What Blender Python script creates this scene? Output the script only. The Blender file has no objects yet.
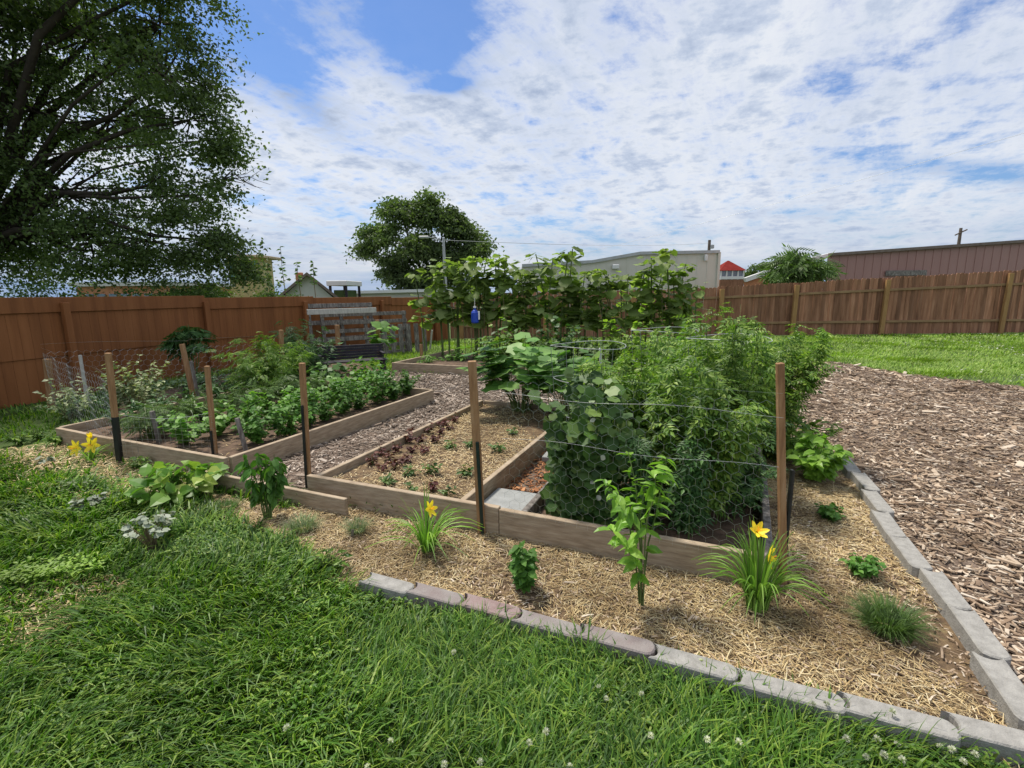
import bpy, math, numpy as np
from math import radians, sin, cos, pi
SC = bpy.context.scene
COL = SC.collection
rng = np.random.default_rng(7)
U = lambda a=0., b=1., n=None: rng.uniform(a, b, n)

# ------------------------------------------------------------------ camera frame
F = 495.; H = 1.62; HZ0, HZ1 = 299., 287.
ROLL = math.atan((HZ0-HZ1)/1024); PITCH = math.atan((384-(HZ0+HZ1)/2)*cos(ROLL)/F)
FW = np.array([0, cos(PITCH), -sin(PITCH)]); UP0 = np.array([0, sin(PITCH), cos(PITCH)]); R0 = np.array([1., 0, 0])
RR = cos(ROLL)*R0-sin(ROLL)*UP0; UP = sin(ROLL)*R0+cos(ROLL)*UP0
EYE = np.array([0, 0, H])
def at(x, y, z=0.):
    v = (x-512)*RR-(y-384)*UP+F*FW
    return EYE+v*(z-H)/v[2]
def atY(x, y, Y):
    v = (x-512)*RR-(y-384)*UP+F*FW
    return EYE+v*Y/v[1]
def W(u, v, z=0.): return np.array([.923*u+.384*v, -.384*u+.923*v, z])   # garden axes
RZ = -math.atan2(.384, .923)
def nrm(v): v = np.asarray(v, float); return v/(np.linalg.norm(v, axis=-1, keepdims=True)+1e-9)

# ------------------------------------------------------------------ mesh builder
class MB:
    def __init__(s): s.V = []; s.F = []; s.n = 0
    def add(s, V, F):
        V = np.asarray(V, np.float32).reshape(-1, 3); s.V.append(V)
        for f in F: s.F.append((np.asarray(f, np.int32)+s.n))
        s.n += len(V); return s
    def box(s, c, size, ax=None, taper=1.):
        hx, hy, hz = np.asarray(size)/2.
        v = np.array([[-hx, -hy, -hz], [hx, -hy, -hz], [hx, hy, -hz], [-hx, hy, -hz], [-hx*taper, -hy*taper, hz], [hx*taper, -hy*taper, hz], [hx*taper, hy*taper, hz], [-hx*taper, hy*taper, hz]])
        if ax is not None: v = v@np.asarray(ax)
        return s.add(v+np.asarray(c), [np.array([[0, 3, 2, 1], [4, 5, 6, 7], [0, 1, 5, 4], [1, 2, 6, 5], [2, 3, 7, 6], [3, 0, 4, 7]])])
    def bev(s, c, size, ax=None, b=.006):      # box with bevelled long edges along local x, y and z
        h = np.asarray(size)/2.; b = min(b, h.min()*.45); V = []; idx = {}
        for sx in (-1, 1):
            for sy in (-1, 1):
                for sz in (-1, 1):
                    for k in range(3):
                        p = h-b; p[k] = h[k]; idx[(sx, sy, sz, k)] = len(V); V.append([sx*p[0], sy*p[1], sz*p[2]])
        Q = []; T = []
        def face(l):
            P = np.array([V[i] for i in l]); n = np.cross(P[1]-P[0], P[2]-P[0])
            return l if n@P.mean(0) > 0 else l[::-1]
        for k in range(3):
            a, b2 = [(1, 2), (0, 2), (0, 1)][k]
            for s1 in (-1, 1):
                l = []
                for (p, q) in ((-1, -1), (1, -1), (1, 1), (-1, 1)):
                    t = [0, 0, 0]; t[k] = s1; t[a] = p; t[b2] = q; l.append(idx[(t[0], t[1], t[2], k)])
                Q.append(face(l))
            for p in (-1, 1):
                for q in (-1, 1):
                    t0 = [0, 0, 0]; t0[a] = p; t0[b2] = q; t1 = list(t0); t0[k] = -1; t1[k] = 1
                    Q.append(face([idx[(*t0, a)], idx[(*t0, b2)], idx[(*t1, b2)], idx[(*t1, a)]]))
        for sx in (-1, 1):
            for sy in (-1, 1):
                for sz in (-1, 1): T.append(face([idx[(sx, sy, sz, 0)], idx[(sx, sy, sz, 1)], idx[(sx, sy, sz, 2)]]))
        v = np.array(V)
        if ax is not None: v = v@np.asarray(ax)
        return s.add(v+np.asarray(c), [np.array(Q), np.array(T)])
    def tube(s, P, r, n=6, cap=True):
        P = np.asarray(P, float); m = len(P); r = np.broadcast_to(np.asarray(r, float), (m,))
        t = np.gradient(P, axis=0); t = nrm(t)
        a = np.where(np.abs(t[:, 2:3]) > .9, [[1., 0, 0]], [[0, 0, 1.]]); x = nrm(np.cross(t, a)); y = np.cross(t, x)
        th = np.arange(n)*2*pi/n
        V = P[:, None]+r[:, None, None]*(np.cos(th)[None, :, None]*x[:, None]+np.sin(th)[None, :, None]*y[:, None])
        i = np.arange(m-1)[:, None]*n; j = np.arange(n)[None]; k = (j+1) % n
        Q = np.stack([i+j, i+k, i+n+k, i+n+j], -1).reshape(-1, 4)
        f = [Q]
        if cap and n >= 3:
            f.append(np.array([list(range(n))[::-1]])); f.append(np.array([[(m-1)*n+q for q in range(n)]]))
        return s.add(V.reshape(-1, 3), f)
    def inst(s, tpl, pos, d, up, sc, wid=1.):
        """copies of a template; d = direction of local x, up = approximate local z"""
        TV, TF = tpl; pos = np.asarray(pos, float).reshape(-1, 3); N = len(pos)
        if N == 0: return s
        d = nrm(np.broadcast_to(d, (N, 3))); y = nrm(np.cross(np.broadcast_to(up, (N, 3)), d)); z = np.cross(d, y)
        sc = np.broadcast_to(np.asarray(sc, float), (N,))[:, None, None]; wd = np.broadcast_to(np.asarray(wid, float), (N,))[:, None, None]
        V = pos[:, None]+sc*(TV[None, :, 0:1]*d[:, None]+wd*TV[None, :, 1:2]*y[:, None]+TV[None, :, 2:3]*z[:, None])
        off = (np.arange(N)*len(TV))[:, None, None]
        return s.add(V.reshape(-1, 3), [(f[None]+off).reshape(-1, f.shape[1]) for f in TF])
    def mesh(s, name, smooth=False):
        me = bpy.data.meshes.new(name)
        if not s.V: return me
        V = np.concatenate(s.V); me.vertices.add(len(V)); me.vertices.foreach_set('co', V.ravel())
        cnt = np.concatenate([np.full(len(f), f.shape[1], np.int32) for f in s.F]); lp = np.concatenate([f.ravel() for f in s.F]).astype(np.int32)
        st = np.concatenate([[0], np.cumsum(cnt)[:-1]]).astype(np.int32)
        me.loops.add(len(lp)); me.loops.foreach_set('vertex_index', lp)
        me.polygons.add(len(cnt)); me.polygons.foreach_set('loop_start', st)
        me.polygons.foreach_set('use_smooth', np.full(len(cnt), smooth))
        me.update(calc_edges=True)
        return me

def obj(name, mb, m, parent=None, smooth=False, label=None, cat=None, group=None, kind=None, loc=None):
    me = mb.mesh(name, smooth) if isinstance(mb, MB) else mb
    if m is not None and not me.materials: me.materials.append(m)
    o = bpy.data.objects.new(name, me); COL.objects.link(o)
    if parent is not None: o.parent = parent
    if loc is not None: o.location = loc
    return tag(o, label, cat, group, kind)
def tag(o, label=None, cat=None, group=None, kind=None):
    if label: o['label'] = label
    if cat: o['category'] = cat
    if group: o['group'] = group
    if kind: o['kind'] = kind
    return o
def thing(name, label, cat, loc=(0, 0, 0), group=None, rz=0.):
    o = bpy.data.objects.new(name, None); COL.objects.link(o); o.location = loc; o.rotation_euler[2] = rz; o.empty_display_size = .1
    return tag(o, label, cat, group)
def dup(root, loc, rz=0., sc=1., label=None):
    c = root.copy(); COL.objects.link(c); c.location = loc; c.rotation_euler[2] = rz; c.scale = (sc, sc, sc)
    if label: c['label'] = label
    for ch in root.children:
        k = ch.copy(); COL.objects.link(k); k.parent = c
        for g in ch.children:
            q = g.copy(); COL.objects.link(q); q.parent = k
    return c

# ------------------------------------------------------------------ materials
def newmat(name):
    m = bpy.data.materials.new(name); m.use_nodes = True; nt = m.node_tree; nt.nodes.clear()
    out = nt.nodes.new('ShaderNodeOutputMaterial'); return m, nt, out
def ramp(nt, cols, fac, pos=None):
    r = nt.nodes.new('ShaderNodeValToRGB'); e = r.color_ramp.elements; n = len(cols)
    for i, c in enumerate(cols):
        p = pos[i] if pos else i/(max(1, n-1))
        q = e[i] if i < 2 else e.new(p)
        q.position = p; q.color = (*c, 1)
    nt.links.new(fac, r.inputs[0]); return r.outputs[0]
def noise(nt, scale, detail=4, rough=.55, vec=None, stretch=None, dist=0.):
    n = nt.nodes.new('ShaderNodeTexNoise'); n.inputs['Scale'].default_value = scale; n.inputs['Detail'].default_value = detail
    n.inputs['Roughness'].default_value = rough; n.inputs['Distortion'].default_value = dist
    if vec is None:
        g = nt.nodes.new('ShaderNodeNewGeometry'); vec = g.outputs['Position']
    if stretch is not None:
        mp = nt.nodes.new('ShaderNodeMapping'); mp.inputs['Scale'].default_value = stretch
        if len(stretch) == 3: pass
        nt.links.new(vec, mp.inputs['Vector']); vec = mp.outputs['Vector']
    nt.links.new(vec, n.inputs['Vector']); return n.outputs[0]
def mixc(nt, a, b, fac, mode='MIX'):
    m = nt.nodes.new('ShaderNodeMix'); m.data_type = 'RGBA'; m.blend_type = mode
    for s, v in ((m.inputs[6], a), (m.inputs[7], b)):
        if hasattr(v, 'type') and hasattr(v, 'is_linked'): nt.links.new(v, s)
        else: s.default_value = (*v, 1)
    if isinstance(fac, (int, float)): m.inputs[0].default_value = fac
    else: nt.links.new(fac, m.inputs[0])
    return m.outputs[2]
def leafmat(name, cols, rough=.5, transl=.3, patch=None, spec=.35):
    m, nt, out = newmat(name)
    g = nt.nodes.new('ShaderNodeNewGeometry')
    c = ramp(nt, cols, g.outputs['Random Per Island'])
    nz = noise(nt, 2.2 if patch is None else patch, 3)
    d = ramp(nt, [(.62, .62, .62), (1.25, 1.25, 1.2)], nz, [.3, .7])
    c = mixc(nt, c, d, 1., 'MULTIPLY')
    c = mixc(nt, c, (1.30, 1.25, 1.15), 1., 'MULTIPLY')
    p = nt.nodes.new('ShaderNodeBsdfPrincipled'); p.inputs['Roughness'].default_value = rough; p.inputs['Specular IOR Level'].default_value = spec
    nt.links.new(c, p.inputs['Base Color'])
    t = nt.nodes.new('ShaderNodeBsdfTranslucent'); c2 = mixc(nt, c, (1.15, 1.35, .55), 1., 'MULTIPLY'); nt.links.new(c2, t.inputs['Color'])
    mx = nt.nodes.new('ShaderNodeMixShader'); mx.inputs[0].default_value = transl
    nt.links.new(p.outputs[0], mx.inputs[1]); nt.links.new(t.outputs[0], mx.inputs[2]); nt.links.new(mx.outputs[0], out.inputs[0])
    return m
def solid(name, cols, rough=.8, scale=6., stretch=None, island=0., bump=0., bscale=None, metal=0., spec=.3, pos=None, obj_space=False, detail=5, irange=(.7, 1.3)):
    m, nt, out = newmat(name)
    vec = None
    if obj_space:
        tc = nt.nodes.new('ShaderNodeTexCoord'); vec = tc.outputs['Object']
    nz = noise(nt, scale, detail, .6, vec, stretch)
    c = ramp(nt, cols, nz, pos or [.3+.4*i/(max(1, len(cols)-1)) for i in range(len(cols))])
    if island:
        g = nt.nodes.new('ShaderNodeNewGeometry')
        d = ramp(nt, [(irange[0],)*3, (irange[1],)*3], g.outputs['Random Per Island']); c = mixc(nt, c, d, island, 'MULTIPLY')
    p = nt.nodes.new('ShaderNodeBsdfPrincipled'); p.inputs['Roughness'].default_value = rough; p.inputs['Metallic'].default_value = metal
    p.inputs['Specular IOR Level'].default_value = spec
    nt.links.new(c, p.inputs['Base Color']); nt.links.new(p.outputs[0], out.inputs[0])
    if bump:
        b = nt.nodes.new('ShaderNodeBump'); b.inputs['Strength'].default_value = bump; b.inputs['Distance'].default_value = .02
        nb = noise(nt, bscale or scale*3, 4, .6, vec, stretch); nt.links.new(nb, b.inputs['Height']); nt.links.new(b.outputs[0], p.inputs['Normal'])
    return m
def islandmat(name, cols, rough=.8, pos=None, spec=.25):
    m, nt, out = newmat(name); g = nt.nodes.new('ShaderNodeNewGeometry')
    c = ramp(nt, cols, g.outputs['Random Per Island'], pos)
    nz = noise(nt, 1.6, 5); c = mixc(nt, c, ramp(nt, [(.6, .57, .54), (1.,)*3, (1.14,)*3], nz, [.36, .5, .66]), 1., 'MULTIPLY')
    p = nt.nodes.new('ShaderNodeBsdfPrincipled'); p.inputs['Roughness'].default_value = rough; p.inputs['Specular IOR Level'].default_value = spec
    nt.links.new(c, p.inputs['Base Color']); nt.links.new(p.outputs[0], out.inputs[0]); return m

M = {}
M['grass'] = leafmat('grass', [(.020, .062, .008), (.050, .130, .013), (.092, .195, .021), (.20, .29, .045)], .5, .3, 1.6)
M['lawnfar'] = leafmat('grass_light', [(.12, .22, .03), (.18, .30, .045), (.25, .34, .08)], .55, .3, .8)
M['turf'] = solid('turf_soil', [(.030, .045, .012), (.05, .085, .018), (.09, .14, .03)], .95, 2.5, bump=.5, bscale=30)
M['dirt'] = solid('dry_soil', [(.10, .07, .045), (.17, .125, .08), (.24, .18, .12)], .95, 9, bump=.6, bscale=50)
M['soil'] = solid('bed_soil', [(.06, .04, .028), (.12, .08, .055), (.2, .13, .09)], .95, 10, bump=.6, bscale=50)
M['strawbase'] = solid('straw_floor', [(.07, .048, .03), (.15, .10, .058), (.27, .19, .10)], .95, 14, bump=.7, bscale=70)
M['straw'] = islandmat('straw', [(.14, .095, .055), (.36, .25, .12), (.52, .385, .19), (.60, .475, .26), (.68, .59, .39)], .75)
M['chipbase'] = solid('chip_floor', [(.08, .055, .04), (.17, .125, .095), (.24, .18, .14)], .95, 16, bump=.7, bscale=60)
M['chip'] = islandmat('wood_chip', [(.12, .08, .052), (.27, .19, .128), (.37, .275, .19), (.46, .36, .265), (.60, .52, .42)], .85)
M['chipgrey'] = islandmat('grey_chip', [(.11, .082, .062), (.245, .19, .148), (.37, .30, .24), (.50, .43, .36)], .85)
M['redchip'] = islandmat('red_chip', [(.16, .06, .025), (.34, .15, .065), (.46, .23, .11)], .85)
M['pine'] = solid('pine_board', [(.25, .188, .125), (.36, .28, .195), (.45, .365, .265)], .8, 2.2, (3, 3, 22), bump=.25, obj_space=True)
M['stake'] = solid('stake_wood', [(.22, .11, .05), (.34, .19, .09), (.42, .26, .14)], .75, 9, (4, 4, .5), bump=.2, obj_space=True)
M['greywood'] = solid('grey_wood', [(.085, .074, .066), (.20, .178, .16), (.36, .33, .30)], .9, 9, (3, 3, .8), island=1., bump=.35, obj_space=True)
M['whitewood'] = solid('bleached_wood', [(.42, .40, .36), (.60, .57, .52)], .8, 9, (3, 3, .8), bump=.2)
M['black'] = solid('black_paint', [(.012, .014, .013), (.03, .032, .03)], .45, 12, bump=.1)
M['greenpaint'] = solid('dark_green_paint', [(.010, .022, .018), (.022, .04, .034)], .4, 12)
M['fence'] = solid('redbrown_stain', [(.19, .068, .022), (.25, .093, .030), (.295, .115, .040)], .75, 2.2, (3, 3, .25), island=1., bump=.2, bscale=14, irange=(.94, 1.05), obj_space=True)
M['cedar'] = solid('cedar_picket', [(.18, .083, .045), (.29, .14, .078), (.38, .20, .12)], .85, 2.2, (5, 5, .5), island=1., bump=.3, irange=(.66, 1.35), obj_space=True)
M['rail'] = solid('tan_rail', [(.24, .14, .07), (.36, .23, .12)], .85, 3, (1, 1, 1), bump=.2)
M['post'] = solid('tan_post', [(.30, .16, .06), (.42, .25, .10)], .8, 4, (3, 3, .6), bump=.2)
M['concrete'] = solid('grey_concrete', [(.23, .222, .205), (.30, .29, .27), (.36, .35, .325)], .9, 22, island=1., bump=.4, bscale=120, irange=(.9, 1.1))
M['concred'] = solid('mauve_concrete', [(.20, .135, .13), (.27, .195, .185), (.31, .26, .25)], .9, 14, bump=.4, bscale=120)
M['conchalf'] = solid('grey_mauve_concrete', [(.21, .16, .155), (.25, .22, .21), (.33, .315, .295)], .9, 5, bump=.4, bscale=120)
M['slab'] = solid('slab_concrete', [(.26, .27, .265), (.34, .35, .345)], .9, 12, bump=.3, bscale=90)
M['wire'] = solid('galvanised_wire', [(.45, .47, .47), (.62, .64, .63)], .35, 20, metal=.6, spec=.5)
M['pvc'] = solid('white_plastic', [(.72, .72, .68), (.8, .8, .77)], .5, 8)
M['blueplastic'] = solid('blue_plastic', [(.01, .045, .35), (.02, .08, .5)], .35, 8, spec=.5)
M['stem'] = islandmat('green_stem', [(.08, .13, .03), (.14, .19, .06)], .6)
M['drystem'] = islandmat('dry_stem', [(.14, .11, .06), (.26, .21, .12)], .8)
M['bark'] = solid('bark', [(.035, .028, .022), (.075, .06, .048)], .95, 6, bump=.6)
M['treeleaf'] = leafmat('elm_leaf', [(.05, .082, .032), (.08, .128, .044), (.135, .195, .07)], .5, .42, .5)
M['treeleaf2'] = leafmat('far_tree_leaf', [(.055, .088, .036), (.085, .13, .05), (.13, .19, .07)], .55, .4, .35)
M['shrubleaf'] = leafmat('shrub_leaf', [(.045, .09, .025), (.075, .14, .035), (.12, .2, .06)], .5, .3)
M['tomato'] = leafmat('tomato_leaf', [(.052, .12, .020), (.092, .185, .030), (.15, .26, .044), (.24, .34, .068)], .5, .35)
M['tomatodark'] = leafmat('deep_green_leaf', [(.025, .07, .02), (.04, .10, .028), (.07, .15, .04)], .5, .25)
M['cucumber'] = leafmat('cucumber_leaf', [(.026, .066, .014), (.042, .096, .020), (.062, .13, .026), (.12, .19, .045)], .5, .15)
M['squash'] = leafmat('squash_leaf', [(.06, .15, .03), (.09, .21, .045), (.15, .28, .07)], .5, .35)
M['sunfl'] = leafmat('tall_leaf', [(.11, .17, .045), (.18, .25, .07), (.27, .36, .15)], .5, .45, spec=.3)
M['broad'] = leafmat('broad_leaf', [(.07, .17, .03), (.11, .23, .04), (.17, .30, .06), (.30, .36, .08)], .45, .35)
M['bean'] = leafmat('bean_leaf', [(.07, .16, .03), (.11, .24, .045), (.16, .31, .06)], .5, .35)
M['bluegreen'] = leafmat('bluegreen_leaf', [(.04, .10, .045), (.07, .15, .065), (.11, .2, .09)], .5, .2)
M['lime'] = leafmat('lime_leaf', [(.15, .27, .04), (.24, .37, .06)], .5, .4)
M['bright'] = leafmat('bright_pepper_leaf', [(.12, .27, .03), (.19, .38, .05), (.30, .5, .09)], .42, .4)
M['pepper'] = leafmat('pepper_leaf', [(.04, .12, .02), (.07, .17, .03), (.10, .22, .04)], .5, .3, spec=.25)
M['basil'] = leafmat('basil_leaf', [(.14, .28, .035), (.19, .36, .05), (.25, .42, .09)], .42, .35)
M['silver'] = leafmat('silver_leaf', [(.14, .175, .14), (.22, .26, .225), (.32, .36, .325)], .7, .2)
M['sage'] = leafmat('sage_leaf', [(.09, .13, .06), (.14, .2, .1), (.22, .27, .16)], .7, .2)
M['varieg'] = leafmat('cream_edged_leaf', [(.10, .15, .06), (.22, .28, .14), (.42, .46, .33), (.12, .2, .08)], .6, .25)
M['redleaf'] = leafmat('red_basil_leaf', [(.05, .014, .016), (.09, .025, .025), (.14, .06, .04)], .5, .25)
M['lilyleaf'] = leafmat('lily_leaf', [(.08, .17, .03), (.13, .26, .05), (.22, .36, .08)], .45, .35)
M['yellow'] = leafmat('yellow_petal', [(.85, .62, .03), (.9, .72, .06)], .5, .35)
M['whitepetal'] = leafmat('white_petal', [(.45, .47, .44), (.58, .60, .58)], .6, .3)
M['squashfl'] = leafmat('orange_petal', [(.7, .3, .02), (.8, .45, .04)], .5, .3)
M['fruit'] = solid('green_fruit', [(.2, .3, .05), (.4, .4, .15)], .4, 4)
M['steel'] = solid('lamp_steel', [(.36, .37, .37), (.48, .49, .49)], .5, 3, metal=.3)
M['polewood'] = solid('pole_wood', [(.12, .09, .07), (.2, .16, .13)], .9, 3)
M['glass'] = solid('window_glass', [(.10, .14, .18), (.2, .26, .32)], .12, 1, spec=.8)
M['white'] = solid('white_paint', [(.66, .66, .64), (.74, .74, .72)], .6, 1.)
M['redroof'] = solid('red_roof', [(.17, .022, .018), (.23, .036, .03)], .95, 2, spec=.05)
M['brick'] = solid('orange_brick', [(.42, .18, .09), (.55, .26, .14)], .9, 3)
M['siding'] = solid('pale_siding', [(.50, .49, .45), (.58, .57, .53)], .8, 1)
M['shingle'] = solid('brown_shingle', [(.16, .12, .10), (.24, .19, .16)], .9, 4)
M['dark'] = solid('dark_slats', [(.016, .014, .018), (.04, .035, .045)], .6, 8, (1, 1, 1), bump=.2)

# ------------------------------------------------------------------ leaf templates (x = length 0..1, z = normal)
A_ = lambda *v: np.array(v, float)
OV = (A_([0, 0, 0], [.28, .2, .05], [.28, 0, -.01], [.28, -.2, .05], [.66, .17, 0], [.66, 0, -.06], [.66, -.17, 0], [1, 0, -.2]),
      [np.array([[0, 2, 1, 1]])[:, :3], np.array([[0, 3, 2]]), np.array([[1, 2, 5, 4], [2, 3, 6, 5]]), np.array([[4, 5, 7], [5, 6, 7]])])
OVS = (A_([0, 0, 0], [.4, .22, .05], [.4, -.22, .05], [1, 0, -.1]), [np.array([[0, 3, 1], [0, 2, 3]])])
def fan(R, cup=.06, cx=.42, n2=1.):
    n = len(R); th = np.linspace(-pi, pi, n, endpoint=False)
    V = [[cx, 0, -cup]]
    for i, (t, r) in enumerate(zip(th, R)): V.append([cx+r*cos(t)*.58, r*sin(t)*.5*n2, (.012 if i % 2 else -.022)*n2-.05*abs(sin(t))-.12*max(0, cos(t))])
    return (np.array(V), [np.array([[0, 1+i, 1+(i+1) % n] for i in range(n)])])
LOB = fan([.55, .9, 1.05, .85, 1.05, .82, 1.0, .78, 1.02, .88, 1.05, .9], .08)
HRT = fan([.62, 1.0, 1.05, .98, .86, .74, 1.0, .74, .86, .98, 1.05, 1.0], .05)
RND = fan([.8, .98, 1., .95, 1., .95, 1., .95, 1., .98], .04)
def compound(nl=3, ll=.34, w=1.):
    V = []; T = []; n = 0
    base, f = OVS
    def put(p, ang, s, dz):
        nonlocal n
        c, q = cos(ang), sin(ang)
        for x, y, z in base:
            x, y = x*s, y*s*w; V.append([p[0]+c*x-q*y, p[1]+q*x+c*y, p[2]+z*s+dz*x])
        for t in f[0]: T.append([t[0]+n, t[1]+n, t[2]+n])
        n += 4
    for i in range(nl):
        x = .15+.6*i/nl; z = -.35*x*x
        for sg in (-1, 1): put((x, .01*sg, z), sg*(1.15-.2*i/nl), ll*(1-.25*i/nl), -.25)
    put((.68, 0, -.16), 0, .34, -.5)
    V += [[0, .012, 0], [0, -.012, 0], [.7, 0, -.17]]; T.append([n, n+1, n+2])
    return (np.array(V), [np.array(T)])
TOM = compound(3, .36, 1.1); PLM = compound(4, .5, .9); FRN = compound(6, .3, .7)
def strip(n=4, droop=.6, taper=True):
    V = []; Q = []
    for i in range(n+1):
        t = i/n; w = .5*(1-t**2*.95) if taper else .5
        V += [[t, w, -droop*t*t], [t, -w, -droop*t*t]]
    for i in range(n): Q.append([2*i, 2*i+1, 2*i+3, 2*i+2])
    return (np.array(V), [np.array(Q)])

def rdir(n, zlo=-.2, zhi=.6):
    a = U(0, 2*pi, n); z = U(zlo, zhi, n); r = np.sqrt(np.clip(1-z*z, 0, 1)); return np.stack([r*np.cos(a), r*np.sin(a), z], -1)
def blades(mb, P, L, Wd, lean=.6, tilt0=.25, az=None):
    """curved tapered blades rising from points P"""
    N = len(P); a = U(0, 2*pi, N) if az is None else az
    h = np.stack([np.cos(a), np.sin(a), 0*a], -1); s = np.stack([-np.sin(a), np.cos(a), 0*a], -1)
    ln = lean*U(.2, 1.5, N); V = np.zeros((N, 7, 3))
    for k, t in enumerate((0, .4, .75)):
        c = P+h*(L*(tilt0*t+ln*t*t))[:, None]; c[:, 2] += L*(t-.45*ln*t*t)
        w = Wd*(.5-.12*k)
        V[:, 2*k] = c+s*w[:, None]; V[:, 2*k+1] = c-s*w[:, None]
    c = P+h*(L*(tilt0+ln))[:, None]; c[:, 2] += L*(1-.62*ln).clip(.12, 1); V[:, 6] = c
    off = (np.arange(N)*7)[:, None, None]
    mb.add(V.reshape(-1, 3), [(np.array([[[0, 1, 3, 2], [2, 3, 5, 4]]])+off).reshape(-1, 4), (np.array([[[4, 5, 6]]])+off).reshape(-1, 3)])
def inpoly(P, poly):
    x, y = P[:, 0], P[:, 1]; c = np.zeros(len(P), bool); q = np.asarray(poly)
    for i in range(len(q)):
        x0, y0 = q[i][:2]; x1, y1 = q[i-1][:2]
        m = ((y0 > y) != (y1 > y)); c ^= m & (x < (x1-x0)*(y-y0)/((y1-y0) or 1e-9)+x0)
    return c
def vnoise(P, s, seed=0):
    r = np.random.default_rng(seed); v = 0
    for k in range(6):
        a = r.uniform(0, 2*pi); f = s*r.uniform(.6, 1.8); v = v+np.sin(P[:, 0]*f*cos(a)+P[:, 1]*f*sin(a)+r.uniform(0, 6))
    return v/6
def sheet(name, poly, z, m, parent=None, label=None):
    V = np.array([[p[0], p[1], z] for p in poly]); mb = MB(); mb.add(V, [np.array([list(range(len(poly)))])])
    me = mb.mesh(name); me.update()
    if me.polygons[0].normal.z < 0: me.flip_normals()
    return obj(name, me, m, parent, kind='structure' if parent is None else None)
def inview(P, pad=300):
    q = P-EYE; d = q@FW; x = 512+F*(q@RR)/np.maximum(d, .05); y = 384-F*(q@UP)/np.maximum(d, .05)
    return (d > .15) & (x > -pad) & (x < 1024+pad) & (y < 768+pad)

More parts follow.
